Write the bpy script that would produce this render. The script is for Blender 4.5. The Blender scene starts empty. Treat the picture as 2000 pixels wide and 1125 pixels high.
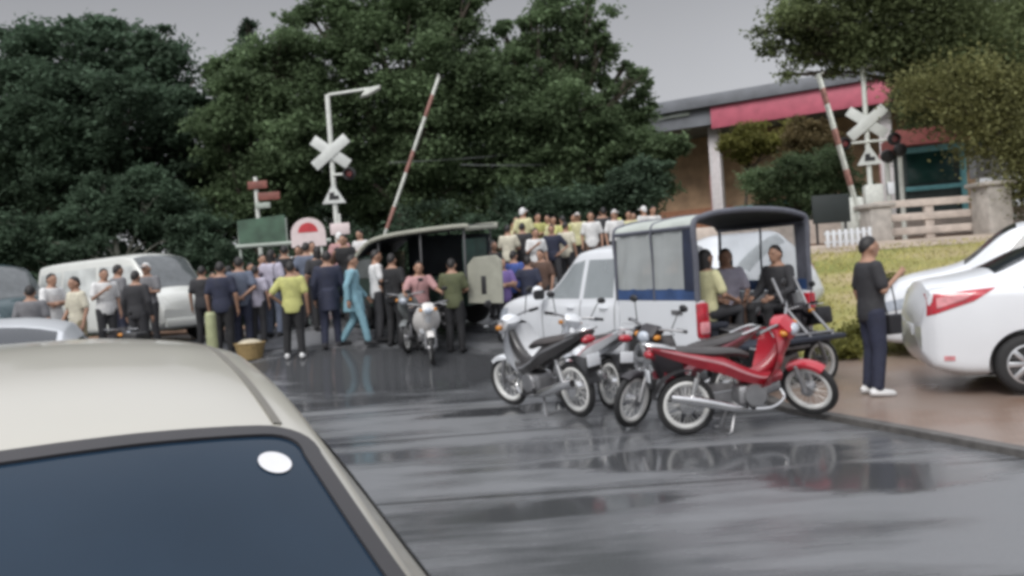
import bpy, bmesh, math, random
import numpy as np
from mathutils import Vector, Matrix
sc = bpy.context.scene
C = sc.collection
R = math.radians
rnd = random.Random(7)
npr = np.random.default_rng(7)

# ------------------------------------------------------------------ camera
F = 1600.0                      # focal length in photo pixels (photo 2000 x 1125)
CAM = Vector((0, 0, 1.6))
ROLL, PITCH = R(-4.0), R(-0.6)
cam = bpy.data.cameras.new('camera')
cam.sensor_width = 36.0
cam.lens = F / 2000 * 36
cam.clip_start, cam.clip_end = 0.05, 600
co = bpy.data.objects.new('camera', cam)
C.objects.link(co)
CR = Matrix.Rotation(R(90) + PITCH, 4, 'X') @ Matrix.Rotation(ROLL, 4, 'Z')
co.matrix_world = Matrix.Translation(CAM) @ CR
sc.camera = co
sc.cycles.filter_width = 3.7    # the soft lens of the phone
sc.cycles.use_denoising = True
sc.cycles.max_bounces = 8
sc.cycles.transparent_max_bounces = 24

# ------------------------------------------------------------------ sky and sun (overcast)
SUN_EL, SUN_AZ = R(46), R(205)
w = bpy.data.worlds.new('World')
sc.world = w
w.use_nodes = True
nt = w.node_tree
N, L = nt.nodes, nt.links
N.clear()
sky = N.new('ShaderNodeTexSky'); sky.sky_type = 'NISHITA'; sky.sun_disc = False
sky.sun_elevation = SUN_EL; sky.sun_rotation = SUN_AZ; sky.dust_density = 4.0
hs = N.new('ShaderNodeHueSaturation'); hs.inputs['Saturation'].default_value = 0.12
b1 = N.new('ShaderNodeBackground'); b1.inputs['Strength'].default_value = 0.05
tc = N.new('ShaderNodeTexCoord'); sp = N.new('ShaderNodeSeparateXYZ')
cr = N.new('ShaderNodeValToRGB')
el = cr.color_ramp.elements
el[0].position = 0.0; el[0].color = (0.36, 0.365, 0.38, 1)
el[1].position = 1.0; el[1].color = (1.15, 1.18, 1.25, 1)
e = el.new(0.14); e.color = (0.31, 0.315, 0.335, 1)
e = el.new(0.34); e.color = (0.15, 0.152, 0.166, 1)
e = el.new(0.50); e.color = (0.66, 0.68, 0.74, 1)
cn = N.new('ShaderNodeTexNoise'); cn.inputs['Scale'].default_value = 2.2; cn.inputs['Detail'].default_value = 4
cm = N.new('ShaderNodeMapRange'); cm.inputs['To Min'].default_value = 0.70; cm.inputs['To Max'].default_value = 1.30
b2 = N.new('ShaderNodeBackground'); b2.inputs['Strength'].default_value = 1.0
mu = N.new('ShaderNodeMath'); mu.operation = 'MULTIPLY'
ad = N.new('ShaderNodeAddShader'); out = N.new('ShaderNodeOutputWorld')
L.new(sky.outputs[0], hs.inputs['Color']); L.new(hs.outputs[0], b1.inputs['Color'])
L.new(tc.outputs['Generated'], sp.inputs[0]); L.new(sp.outputs['Z'], cr.inputs[0])
L.new(tc.outputs['Generated'], cn.inputs['Vector']); L.new(cn.outputs[0], cm.inputs[0])
L.new(cr.outputs[0], b2.inputs['Color']); L.new(cm.outputs[0], b2.inputs['Strength'])
L.new(b1.outputs[0], ad.inputs[0]); L.new(b2.outputs[0], ad.inputs[1]); L.new(ad.outputs[0], out.inputs[0])

sl = bpy.data.lights.new('sun', 'SUN'); sl.energy = 1.5; sl.angle = R(25); sl.color = (1.0, 0.97, 0.93)
so = bpy.data.objects.new('sun', sl); C.objects.link(so)
so.rotation_euler = (R(90) - SUN_EL, 0, R(180) - SUN_AZ + R(180))
vd = Vector((math.sin(SUN_AZ) * math.cos(SUN_EL), math.cos(SUN_AZ) * math.cos(SUN_EL), math.sin(SUN_EL)))
so.rotation_euler = vd.to_track_quat('Z', 'Y').to_euler()
sc.view_settings.view_transform = 'Standard'
sc.view_settings.look = 'None'
sc.view_settings.exposure = 0.14

# ------------------------------------------------------------------ the lie of the land
def sm(t):
    t = max(0.0, min(1.0, t)); return t * t * (3 - 2 * t)
def gz(x, y):
    s = -.37 * x + .93 * y
    a = 1.6 - .85 * sm((-x - 3.2) / 3)
    r = a * sm((s - 12.0) / 7.5)
    e_ = 1.88 * sm((y - 11.8) / 7)
    k = sm((x - 3.7) / 2.0)
    return r * (1 - k) + e_ * k
def ray(px, py):
    d = CR.to_3x3() @ Vector(((px - 1000) / F, -(py - 562.5) / F, -1.0))
    return d / d.y
def at(px, py, D):
    return CAM + ray(px, py) * D
def proj(p):
    q = CR.to_3x3().transposed() @ (Vector(p) - CAM)
    return 1000 + F * q.x / -q.z, 562.5 - F * q.y / -q.z
def gp(px, D):
    "point of the ground at depth D seen in photo column px"
    py = 700.0
    for _ in range(12):
        p = at(px, py, D); z = gz(p.x, p.y)
        py = proj((p.x, p.y, z))[1]
    return Vector((at(px, py, D).x, D, gz(p.x, D)))
def G(px, py, off=0.0):
    "where the sight line through a photo pixel meets the ground"
    d = ray(px, py); t = 2.0
    while t < 80:
        p = CAM + d * t
        if p.z < gz(p.x, p.y) + off: return p
        t += .01
    return p

# ------------------------------------------------------------------ materials
MATS = {}
def mat(name, col, rough=.6, metal=0.0, var=.12, scale=6.0, bump=0.0, bscale=40.0, coat=0.0, spec=.5, island=0.0):
    if name in MATS: return MATS[name]
    m = bpy.data.materials.new(name); m.use_nodes = True
    t = m.node_tree; n, l = t.nodes, t.links
    b = n['Principled BSDF']
    b.inputs['Roughness'].default_value = rough; b.inputs['Metallic'].default_value = metal
    b.inputs['Coat Weight'].default_value = coat; b.inputs['Coat Roughness'].default_value = .06
    b.inputs['Specular IOR Level'].default_value = spec
    tcn = n.new('ShaderNodeTexCoord')
    no = n.new('ShaderNodeTexNoise'); no.inputs['Scale'].default_value = scale; no.inputs['Detail'].default_value = 5
    l.new(tcn.outputs['Object'], no.inputs['Vector'])
    mr = n.new('ShaderNodeMapRange'); mr.inputs['From Min'].default_value = .3; mr.inputs['From Max'].default_value = .7
    mr.inputs['To Min'].default_value = 1 - var; mr.inputs['To Max'].default_value = 1 + var
    l.new(no.outputs[0], mr.inputs[0])
    val = mr.outputs[0]
    if island:
        ge = n.new('ShaderNodeNewGeometry'); m2 = n.new('ShaderNodeMapRange')
        m2.inputs['To Min'].default_value = 1 - island; m2.inputs['To Max'].default_value = 1 + island
        l.new(ge.outputs['Random Per Island'], m2.inputs[0])
        mm = n.new('ShaderNodeMath'); mm.operation = 'MULTIPLY'
        l.new(val, mm.inputs[0]); l.new(m2.outputs[0], mm.inputs[1]); val = mm.outputs[0]
    vm = n.new('ShaderNodeVectorMath'); vm.operation = 'SCALE'
    vm.inputs[0].default_value = col[:3]; l.new(val, vm.inputs['Scale'])
    l.new(vm.outputs[0], b.inputs['Base Color'])
    rr = n.new('ShaderNodeMapRange'); rr.inputs['To Min'].default_value = max(.02, rough * .8); rr.inputs['To Max'].default_value = min(1, rough * 1.2)
    l.new(no.outputs[0], rr.inputs[0]); l.new(rr.outputs[0], b.inputs['Roughness'])
    if bump:
        n2 = n.new('ShaderNodeTexNoise'); n2.inputs['Scale'].default_value = bscale; n2.inputs['Detail'].default_value = 4
        l.new(tcn.outputs['Object'], n2.inputs['Vector'])
        bu = n.new('ShaderNodeBump'); bu.inputs['Strength'].default_value = bump; bu.inputs['Distance'].default_value = .02
        l.new(n2.outputs[0], bu.inputs['Height']); l.new(bu.outputs[0], b.inputs['Normal'])
    MATS[name] = m
    return m
def clear_mat(name, tint, fac, rough=.05, body=(.5, .5, .5)):
    "thin glass or vinyl: part see-through, part milky, with a glossy skin"
    if name in MATS: return MATS[name]
    m = bpy.data.materials.new(name); m.use_nodes = True
    t = m.node_tree; n, l = t.nodes, t.links
    b = n['Principled BSDF']; b.inputs['Base Color'].default_value = (*body, 1); b.inputs['Roughness'].default_value = rough
    tr = n.new('ShaderNodeBsdfTransparent'); tr.inputs[0].default_value = (*tint, 1)
    mx = n.new('ShaderNodeMixShader')
    no = n.new('ShaderNodeTexNoise'); no.inputs['Scale'].default_value = 3.0
    tcn = n.new('ShaderNodeTexCoord'); l.new(tcn.outputs['Object'], no.inputs['Vector'])
    mr = n.new('ShaderNodeMapRange'); mr.inputs['To Min'].default_value = fac - .12; mr.inputs['To Max'].default_value = fac + .12
    l.new(no.outputs[0], mr.inputs[0]); l.new(mr.outputs[0], mx.inputs[0])
    l.new(tr.outputs[0], mx.inputs[1]); l.new(b.outputs[0], mx.inputs[2]); l.new(mx.outputs[0], n['Material Output'].inputs[0])
    MATS[name] = m
    return m
def paint(name, col): return mat(name, col, .3, var=.03, scale=2, coat=.5)
WHITE = paint('white paint', (.68, .70, .73))
CREAM = paint('cream paint', (.43, .412, .36))
BLACK = mat('black plastic', (.018, .018, .02), .45, var=.2)
RUBBER = mat('rubber', (.02, .02, .021), .75, var=.25)
CHROME = mat('bright metal', (.72, .72, .72), .22, 1.0, var=.1)
STEEL = mat('dull metal', (.33, .33, .34), .42, .8, var=.2)
DGLASS = mat('dark glass', (.02, .024, .03), .06, var=.1, spec=.6)
GALV = mat('galvanised white', (.62, .64, .60), .5, var=.12, scale=12)
RED = paint('red paint', (.30, .018, .03))
SIGNRED = mat('sign red', (.48, .04, .05), .5)
CONC = mat('concrete', (.40, .37, .34), .85, var=.22, scale=5, bump=.3)
SKIN = mat('skin', (.33, .19, .13), .55, var=.08)
HAIR = mat('hair', (.012, .010, .010), .55, var=.3, scale=40)

# ------------------------------------------------------------------ mesh tools
class MB:
    def __init__(self): self.v = []; self.f = []; self.mi = []; self.cur = 0
    def add(self, vs, fs, M=None):
        o = len(self.v)
        self.v += [tuple(M @ Vector(p)) if M is not None else tuple(p) for p in vs]
        self.f += [tuple(i + o for i in f) for f in fs]; self.mi += [self.cur] * len(fs)
        return self
    def box(self, c, s, M=None, b=0.0):
        "box, centre c, full size s, chamfered by b"
        hx, hy, hz = s[0] / 2, s[1] / 2, s[2] / 2
        b = min(b, hx * .9, hy * .9, hz * .9)
        if b <= 0:
            vs = [(x, y, z) for x in (-hx, hx) for y in (-hy, hy) for z in (-hz, hz)]
            fs = [(0, 1, 3, 2), (4, 6, 7, 5), (0, 4, 5, 1), (2, 3, 7, 6), (0, 2, 6, 4), (1, 5, 7, 3)]
        else:
            bm = bmesh.new(); bmesh.ops.create_cube(bm, size=1)
            for v in bm.verts: v.co = (v.co.x * s[0], v.co.y * s[1], v.co.z * s[2])
            bmesh.ops.bevel(bm, geom=bm.edges[:], offset=b, segments=2, affect='EDGES', profile=.5)
            bm.verts.index_update()
            vs = [v.co[:] for v in bm.verts]; fs = [[v.index for v in f.verts] for f in bm.faces]; bm.free()
        T = Matrix.Translation(c)
        return self.add(vs, fs, (M @ T) if M is not None else T)
    def loft(self, rings, cap=True, closed=True, M=None):
        n = len(rings[0]); vs = [p for r in rings for p in r]; fs = []
        for i in range(len(rings) - 1):
            for j in range(n if closed else n - 1):
                k = (j + 1) % n
                fs.append((i * n + j, i * n + k, (i + 1) * n + k, (i + 1) * n + j))
        if cap:
            for i0, flip in ((0, True), ((len(rings) - 1) * n, False)):
                c = tuple(sum(vs[i0 + j][a] for j in range(n)) / n for a in range(3)); vs.append(c); ci = len(vs) - 1
                for j in range(n):
                    k = (j + 1) % n
                    fs.append((ci, i0 + k, i0 + j) if flip else (ci, i0 + j, i0 + k))
        return self.add(vs, fs, M)
    def tube(self, pts, r, n=8, M=None, sub=0, closed=False, flat=None):
        pts = [Vector(p) for p in pts]
        rs = list(r) if isinstance(r, (list, tuple)) else [r] * len(pts)
        if sub: pts, rs = spline(pts, rs, sub)
        rings = []; m = len(pts); up = None
        for i, p in enumerate(pts):
            if closed: d = pts[(i + 1) % m] - pts[i - 1]
            else: d = pts[min(i + 1, m - 1)] - pts[max(i - 1, 0)]
            if d.length < 1e-9: d = Vector((0, 0, 1))
            d.normalize()
            if up is None:
                up = Vector((0, 0, 1)) if abs(d.z) < .9 else Vector((1, 0, 0))
            a = d.cross(up)
            if a.length < 1e-6: a = d.orthogonal()
            a.normalize(); b = a.cross(d).normalized(); up = b
            fa, fb = flat or (1, 1)
            rings.append([p + a * (math.cos(2 * math.pi * k / n) * rs[i] * fa) + b * (math.sin(2 * math.pi * k / n) * rs[i] * fb) for k in range(n)])
        if closed: rings.append(rings[0])
        return self.loft(rings, cap=not closed, M=M)
    def lathe(self, prof, n=24, M=None):
        "profile [(r, h)] spun about local z"
        rings = [[(r * math.cos(2 * math.pi * k / n), r * math.sin(2 * math.pi * k / n), h) for k in range(n)] for r, h in prof]
        return self.loft(rings, cap=True, M=M)
    def ell(self, c, r, M=None, nu=12, nv=8):
        rings = []
        for i in range(nv + 1):
            t = math.pi * (i + .02) / (nv + .04)
            rings.append([(c[0] + r[0] * math.sin(t) * math.cos(2 * math.pi * k / nu), c[1] + r[1] * math.sin(t) * math.sin(2 * math.pi * k / nu), c[2] - r[2] * math.cos(t)) for k in range(nu)])
        return self.loft(rings, M=M)
    def slab(self, poly, w, b=.02, M=None, y0=0.0):
        "outline poly [(x, z)] given a width w across y, with rounded rims"
        n = len(poly); P = [Vector((p[0], p[1])) for p in poly]
        ar = sum(P[i].x * P[(i + 1) % n].y - P[(i + 1) % n].x * P[i].y for i in range(n))
        if ar < 0: P.reverse()
        ins = []
        for i in range(n):
            e1 = (P[i] - P[i - 1]).normalized(); e2 = (P[(i + 1) % n] - P[i]).normalized()
            n1 = Vector((-e1.y, e1.x)); n2 = Vector((-e2.y, e2.x)); k = (n1 + n2)
            k = k / max(.35, k.length_squared) * 2 if k.length > .1 else n1
            ins.append(P[i] + k * b * .5)
        h = w / 2; b2 = min(b, h * .8)
        rings = [[(p.x, y0 - h, p.y) for p in ins], [(p.x, y0 - h + b2, p.y) for p in P], [(p.x, y0 + h - b2, p.y) for p in P], [(p.x, y0 + h, p.y) for p in ins]]
        vs = [p for r in rings for p in r]; fs = []
        for i in range(3):
            for j in range(n):
                k = (j + 1) % n; fs.append((i * n + j, (i + 1) * n + j, (i + 1) * n + k, i * n + k))
        fs.append(tuple(range(n))); fs.append(tuple(range(4 * n - 1, 3 * n - 1, -1)))
        return self.add(vs, fs, M)
    def grid(self, rows, M=None):
        return self.loft(rows, cap=False, closed=False, M=M)
    def build(self, name, m, parent=None, M=None, ang=40):
        me = bpy.data.meshes.new(name)
        me.from_pydata(self.v, [], self.f)
        ms = m if isinstance(m, (list, tuple)) else [m]
        for x in ms: me.materials.append(x)
        if len(ms) > 1: me.polygons.foreach_set('material_index', self.mi)
        if ang:
            me.polygons.foreach_set('use_smooth', [True] * len(self.f))
            me.set_sharp_from_angle(angle=R(ang))
        me.validate()
        return link(name, me, parent, M)
def link(name, me, parent=None, M=None):
    o = bpy.data.objects.new(name, me); C.objects.link(o)
    if parent is not None: o.parent = parent
    if M is not None: o.matrix_local = M
    return o
def spline(pts, rs, sub):
    P = [pts[0]] + list(pts) + [pts[-1]]; op, orr = [], []
    for i in range(len(pts) - 1):
        a, b, c, d = P[i], P[i + 1], P[i + 2], P[i + 3]
        for k in range(sub):
            t = k / sub
            op.append(.5 * ((2 * b) + (c - a) * t + (2 * a - 5 * b + 4 * c - d) * t * t + (3 * b - a - 3 * c + d) * t ** 3))
            orr.append(rs[i] * (1 - t) + rs[i + 1] * t)
    op.append(pts[-1]); orr.append(rs[-1])
    return op, orr
def rot(axis, deg): return Matrix.Rotation(R(deg), 4, axis)
def T(*p): return Matrix.Translation(Vector(p) if len(p) == 3 else p[0])
def align(a, b):
    "matrix that carries local z onto the way from a to b, origin at a"
    d = Vector(b) - Vector(a)
    return Matrix.Translation(a) @ d.to_track_quat('Z', 'Y').to_matrix().to_4x4()
def tag(o, label, cat, group=None, kind=None):
    if label: o['label'] = label
    if cat: o['category'] = cat
    if group: o['group'] = group
    if kind: o['kind'] = kind
    return o
def thing(name, label, cat, loc=(0, 0, 0), yaw=0.0, group=None, M=None):
    o = bpy.data.objects.new(name, None); C.objects.link(o); o.empty_display_size = .2
    o.matrix_world = M if M is not None else Matrix.Translation(loc) @ Matrix.Rotation(yaw, 4, 'Z')
    return tag(o, label, cat, group)
def dup(root, label, M, mats=None):
    "copy of a thing with copies of its parts and sub-parts; mats swaps materials"
    def cp(o, par):
        c = o.copy(); C.objects.link(c)
        if par is not None: c.parent = par; c.matrix_parent_inverse = o.matrix_parent_inverse
        if mats and o.type == 'MESH':
            for i, s in enumerate(o.material_slots):
                if s.material and s.material.name in mats:
                    c.material_slots[i].link = 'OBJECT'; c.material_slots[i].material = mats[s.material.name]
        for ch in kids.get(o.name, []): cp(ch, c)
        return c
    kids = {}
    for o in C.objects:
        if o.parent: kids.setdefault(o.parent.name, []).append(o)
    r = cp(root, None); r['label'] = label; r.matrix_world = M
    return r
def applied(mb, mods):
    "mesh data of a builder after modifiers"
    me = bpy.data.meshes.new('tmp'); me.from_pydata(mb.v, [], mb.f); me.validate()
    if any(mb.mi):
        for _ in range(max(mb.mi) + 1): me.materials.append(None)
        me.polygons.foreach_set('material_index', mb.mi)
    o = bpy.data.objects.new('tmp', me); C.objects.link(o)
    for typ, kw in mods:
        md = o.modifiers.new('m', typ)
        for k, v_ in kw.items(): setattr(md, k, v_)
    dg = bpy.context.evaluated_depsgraph_get(); dg.update()
    r = bpy.data.meshes.new_from_object(o.evaluated_get(dg))
    bpy.data.objects.remove(o); bpy.data.meshes.remove(me)
    return r
# ------------------------------------------------------------------ ground, road, pavement, grass
def ground_mat():
    m = bpy.data.materials.new('earth and grass'); m.use_nodes = True
    t = m.node_tree; n, l = t.nodes, t.links; b = n['Principled BSDF']; b.inputs['Roughness'].default_value = .9
    tcn = n.new('ShaderNodeTexCoord'); no = n.new('ShaderNodeTexNoise'); no.inputs['Scale'].default_value = .7; no.inputs['Detail'].default_value = 8
    l.new(tcn.outputs['Object'], no.inputs['Vector'])
    c = n.new('ShaderNodeValToRGB'); e = c.color_ramp.elements
    e[0].position = .35; e[0].color = (.05, .065, .03, 1); e[1].position = .65; e[1].color = (.17, .15, .09, 1)
    l.new(no.outputs[0], c.inputs[0]); l.new(c.outputs[0], b.inputs['Base Color'])
    n2 = n.new('ShaderNodeTexNoise'); n2.inputs['Scale'].default_value = 14; n2.inputs['Detail'].default_value = 6
    l.new(tcn.outputs['Object'], n2.inputs['Vector'])
    bu = n.new('ShaderNodeBump'); bu.inputs['Distance'].default_value = .05; l.new(n2.outputs[0], bu.inputs['Height']); l.new(bu.outputs[0], b.inputs['Normal'])
    return m
def sheet(name, ys, xl, xr, nx, off, m, skirt=0.0):
    rows = []
    for y in ys:
        a, b_ = xl(y), xr(y)
        row = [(a + (b_ - a) * i / nx, y) for i in range(nx + 1)]
        r_ = [(x, y, gz(x, y) + off) for x, y in row]
        if skirt: r_ = [(r_[0][0], y, r_[0][2] - skirt)] + r_ + [(r_[-1][0], y, r_[-1][2] - skirt)]
        rows.append(r_)
    if skirt:
        rows.insert(0, [(p[0], p[1], p[2] - skirt) for p in rows[0]])
    mb = MB(); mb.grid([[(p) for p in reversed(r_)] for r_ in rows])
    return tag(mb.build(name, m, ang=30), None, None, kind='structure')
fy = lambda a, b, s: [a + (b - a) * i / int((b - a) / s) for i in range(int((b - a) / s) + 1)]
rows = []
for y in fy(-30, 40, .7) + [55, 80, 130, 250]:
    rows.append([(x, y, gz(x, y) - .06) for x in reversed([-250, -120, -60] + fy(-34, 34, .7) + [60, 120, 250])])
g = MB(); g.grid(rows)
tag(g.build('ground', ground_mat(), ang=0), None, None, kind='structure')

def wet_road():
    m = bpy.data.materials.new('wet asphalt'); m.use_nodes = True
    t = m.node_tree; n, l = t.nodes, t.links; b = n['Principled BSDF']
    tcn = n.new('ShaderNodeTexCoord')
    mp = n.new('ShaderNodeMapping'); mp.inputs['Rotation'].default_value = (0, 0, R(-6)); mp.inputs['Scale'].default_value = (.22, 1.5, 1)
    l.new(tcn.outputs['Object'], mp.inputs['Vector'])
    wn = n.new('ShaderNodeTexNoise'); wn.inputs['Scale'].default_value = 1.0; wn.inputs['Detail'].default_value = 7; wn.inputs['Roughness'].default_value = .62
    l.new(mp.outputs[0], wn.inputs['Vector'])
    bn = n.new('ShaderNodeTexNoise'); bn.inputs['Scale'].default_value = .33; bn.inputs['Detail'].default_value = 5
    l.new(tcn.outputs['Object'], bn.inputs['Vector'])
    av = n.new('ShaderNodeMath'); av.operation = 'ADD'; l.new(wn.outputs[0], av.inputs[0]); l.new(bn.outputs[0], av.inputs[1])
    wet = n.new('ShaderNodeMapRange'); wet.inputs['From Min'].default_value = .88; wet.inputs['From Max'].default_value = 1.10
    l.new(av.outputs[0], wet.inputs[0])
    fn = n.new('ShaderNodeTexNoise'); fn.inputs['Scale'].default_value = 120; fn.inputs['Detail'].default_value = 3
    l.new(tcn.outputs['Object'], fn.inputs['Vector'])
    c = n.new('ShaderNodeMix'); c.data_type = 'RGBA'; c.inputs[6].default_value = (.165, .169, .178, 1); c.inputs[7].default_value = (.085, .088, .094, 1)
    l.new(wet.outputs[0], c.inputs[0])
    # standing water: soft edged patches where the road dips
    pool = None
    pn = n.new('ShaderNodeTexNoise'); pn.inputs['Scale'].default_value = 1.0; pn.inputs['Detail'].default_value = 6; pn.inputs['Roughness'].default_value = .6
    mpp = n.new('ShaderNodeMapping'); mpp.inputs['Scale'].default_value = (.8, 2.6, 1); l.new(tcn.outputs['Object'], mpp.inputs['Vector']); l.new(mpp.outputs[0], pn.inputs['Vector'])
    for (px, py), (ex_, ey_), a_ in (((790, 728), (3.1, 1.7), -8), ((1390, 895), (1.5, .5), -5), ((1130, 990), (.85, .26), 8), ((640, 790), (1.6, .35), 4), ((1720, 930), (.9, .5), -20), ((1010, 800), (1.3, .35), 6)):
        c_ = G(px, py)
        sb = n.new('ShaderNodeVectorMath'); sb.operation = 'SUBTRACT'; sb.inputs[1].default_value = (c_.x, c_.y, 0); l.new(tcn.outputs['Object'], sb.inputs[0])
        m3 = n.new('ShaderNodeMapping'); m3.vector_type = 'TEXTURE'; m3.inputs['Rotation'].default_value = (0, 0, R(a_)); m3.inputs['Scale'].default_value = (ex_, ey_, 1000); l.new(sb.outputs[0], m3.inputs['Vector'])
        le = n.new('ShaderNodeVectorMath'); le.operation = 'LENGTH'; l.new(m3.outputs[0], le.inputs[0])
        ma = n.new('ShaderNodeMath'); ma.operation = 'MULTIPLY_ADD'; ma.inputs[1].default_value = 1.7; l.new(pn.outputs[0], ma.inputs[0]); l.new(le.outputs['Value'], ma.inputs[2])
        mr_ = n.new('ShaderNodeMapRange'); mr_.interpolation_type = 'SMOOTHSTEP'; mr_.inputs['From Min'].default_value = 1.95; mr_.inputs['From Max'].default_value = 1.55; l.new(ma.outputs[0], mr_.inputs[0])
        if pool is None: pool = mr_.outputs[0]
        else:
            mxx = n.new('ShaderNodeMath'); mxx.operation = 'MAXIMUM'; l.new(pool, mxx.inputs[0]); l.new(mr_.outputs[0], mxx.inputs[1]); pool = mxx.outputs[0]
    # tar seams that cross the road
    mp2 = n.new('ShaderNodeMapping'); mp2.inputs['Rotation'].default_value = (0, 0, R(-10)); mp2.inputs['Scale'].default_value = (.05, 1, 1)
    l.new(tcn.outputs['Object'], mp2.inputs['Vector'])
    wv = n.new('ShaderNodeTexWave'); wv.bands_direction = 'Y'; wv.inputs['Scale'].default_value = .13; wv.inputs['Distortion'].default_value = 3.2; wv.inputs['Detail'].default_value = 4; wv.inputs['Detail Scale'].default_value = 1.6
    l.new(mp2.outputs[0], wv.inputs['Vector'])
    sr = n.new('ShaderNodeMapRange'); sr.inputs['From Min'].default_value = .994; sr.inputs['From Max'].default_value = 1.0; sr.inputs['To Min'].default_value = 1; sr.inputs['To Max'].default_value = .35
    l.new(wv.outputs[1], sr.inputs[0])
    fr = n.new('ShaderNodeMapRange'); fr.inputs['To Min'].default_value = .75; fr.inputs['To Max'].default_value = 1.25; l.new(fn.outputs[0], fr.inputs[0])
    mm = n.new('ShaderNodeMath'); mm.operation = 'MULTIPLY'; l.new(sr.outputs[0], mm.inputs[0]); l.new(fr.outputs[0], mm.inputs[1])
    vm = n.new('ShaderNodeVectorMath'); vm.operation = 'SCALE'; l.new(c.outputs[2], vm.inputs[0]); l.new(mm.outputs[0], vm.inputs['Scale'])
    c3 = n.new('ShaderNodeMix'); c3.data_type = 'RGBA'; c3.inputs[7].default_value = (.06, .062, .066, 1); l.new(pool, c3.inputs[0]); l.new(vm.outputs[0], c3.inputs[6])
    l.new(c3.outputs[2], b.inputs['Base Color'])
    rr = n.new('ShaderNodeMapRange'); rr.inputs['To Min'].default_value = .42; rr.inputs['To Max'].default_value = .10
    l.new(wet.outputs[0], rr.inputs[0])
    r2 = n.new('ShaderNodeMix'); l.new(pool, r2.inputs[0]); l.new(rr.outputs[0], r2.inputs[2]); r2.inputs[3].default_value = .10; l.new(r2.outputs[0], b.inputs['Roughness'])
    bs = n.new('ShaderNodeMapRange'); bs.inputs['To Min'].default_value = .25; bs.inputs['To Max'].default_value = .03; l.new(wet.outputs[0], bs.inputs[0])
    b3 = n.new('ShaderNodeMix'); l.new(pool, b3.inputs[0]); l.new(bs.outputs[0], b3.inputs[2]); b3.inputs[3].default_value = 0.0
    bu = n.new('ShaderNodeBump'); bu.inputs['Distance'].default_value = .006; l.new(b3.outputs[0], bu.inputs['Strength']); l.new(fn.outputs[0], bu.inputs['Height'])
    l.new(bu.outputs[0], b.inputs['Normal'])
    return m
def kerb_x(y):   # where the road meets the brick pavement
    return float(np.interp(y, [-10, 4, 6, 7.75, 8.6, 9.6, 10.6, 12, 14, 17, 24, 40], [5.6, 4.3, 3.75, 3.1, 2.75, 2.75, 3.6, 4.0, 3.9, 4.0, 5.2, 6]))
sheet('road', fy(-10, 26, .25), lambda y: -14 if y < 15 else -14 + (y - 15) * .75, lambda y: kerb_x(y), 90, 0.004, wet_road())
def brick_mat():
    m = bpy.data.materials.new('worn brick paving'); m.use_nodes = True
    t = m.node_tree; n, l = t.nodes, t.links; b = n['Principled BSDF']
    tcn = n.new('ShaderNodeTexCoord'); mp = n.new('ShaderNodeMapping'); mp.inputs['Rotation'].default_value = (0, 0, R(24))
    l.new(tcn.outputs['Object'], mp.inputs['Vector'])
    br = n.new('ShaderNodeTexBrick'); br.inputs['Scale'].default_value = 4.5
    br.inputs['Color1'].default_value = (.22, .135, .095, 1); br.inputs['Color2'].default_value = (.27, .19, .15, 1); br.inputs['Mortar'].default_value = (.14, .11, .095, 1)
    br.inputs['Mortar Size'].default_value = .018
    l.new(mp.outputs[0], br.inputs['Vector'])
    no = n.new('ShaderNodeTexNoise'); no.inputs['Scale'].default_value = .9; no.inputs['Detail'].default_value = 7; l.new(tcn.outputs['Object'], no.inputs['Vector'])
    mr = n.new('ShaderNodeMapRange'); mr.inputs['From Min'].default_value = .35; mr.inputs['From Max'].default_value = .68; l.new(no.outputs[0], mr.inputs[0])
    mx = n.new('ShaderNodeMix'); mx.data_type = 'RGBA'; mx.inputs[7].default_value = (.24, .195, .17, 1)
    l.new(mr.outputs[0], mx.inputs[0]); l.new(br.outputs[0], mx.inputs[6]); l.new(mx.outputs[2], b.inputs['Base Color'])
    rr = n.new('ShaderNodeMapRange'); rr.inputs['To Min'].default_value = .16; rr.inputs['To Max'].default_value = .5; l.new(no.outputs[0], rr.inputs[0]); l.new(rr.outputs[0], b.inputs['Roughness'])
    bu = n.new('ShaderNodeBump'); bu.inputs['Distance'].default_value = .006; bu.inputs['Strength'].default_value = .5; l.new(br.outputs[1], bu.inputs['Height']); bu.invert = True
    l.new(bu.outputs[0], b.inputs['Normal'])
    return m
sheet('pavement', fy(1, 12.2, .2), lambda y: kerb_x(y) + .14, lambda y: 18, 50, .05, brick_mat(), skirt=.06)
sheet('kerb', fy(1, 12.2, .2), lambda y: kerb_x(y), lambda y: kerb_x(y) + .14, 2, .062, mat('dark kerb stone', (.10, .095, .09), .55, var=.3, scale=9), skirt=.07)
q4 = [G(405, 668), G(560, 640), G(556, 682), G(420, 706)]
g = MB(); g.grid([[(lambda p: (p.x, p.y, gz(p.x, p.y) + .02))(q4[0].lerp(q4[1], i / 14).lerp(q4[3].lerp(q4[2], i / 14), j / 8)) for i in range(15)] for j in range(9)][::-1])
tag(g.build('asphalt_strip', mat('old dark asphalt', (.06, .063, .07), .35, var=.35, scale=7, bump=.4), ang=30), None, None, kind='structure')
rows = []
for y in fy(17.4, 24, .3):
    rows.append([(x, y, gz(x, y) + .012) for x in reversed(fy(5.6, 16, .4))])
g = MB(); g.grid(rows)
tag(g.build('sandy_ground', mat('pinkish sand', (.40, .33, .27), .9, var=.25, scale=2, bump=.4), ang=30), None, None, kind='structure')
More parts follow.
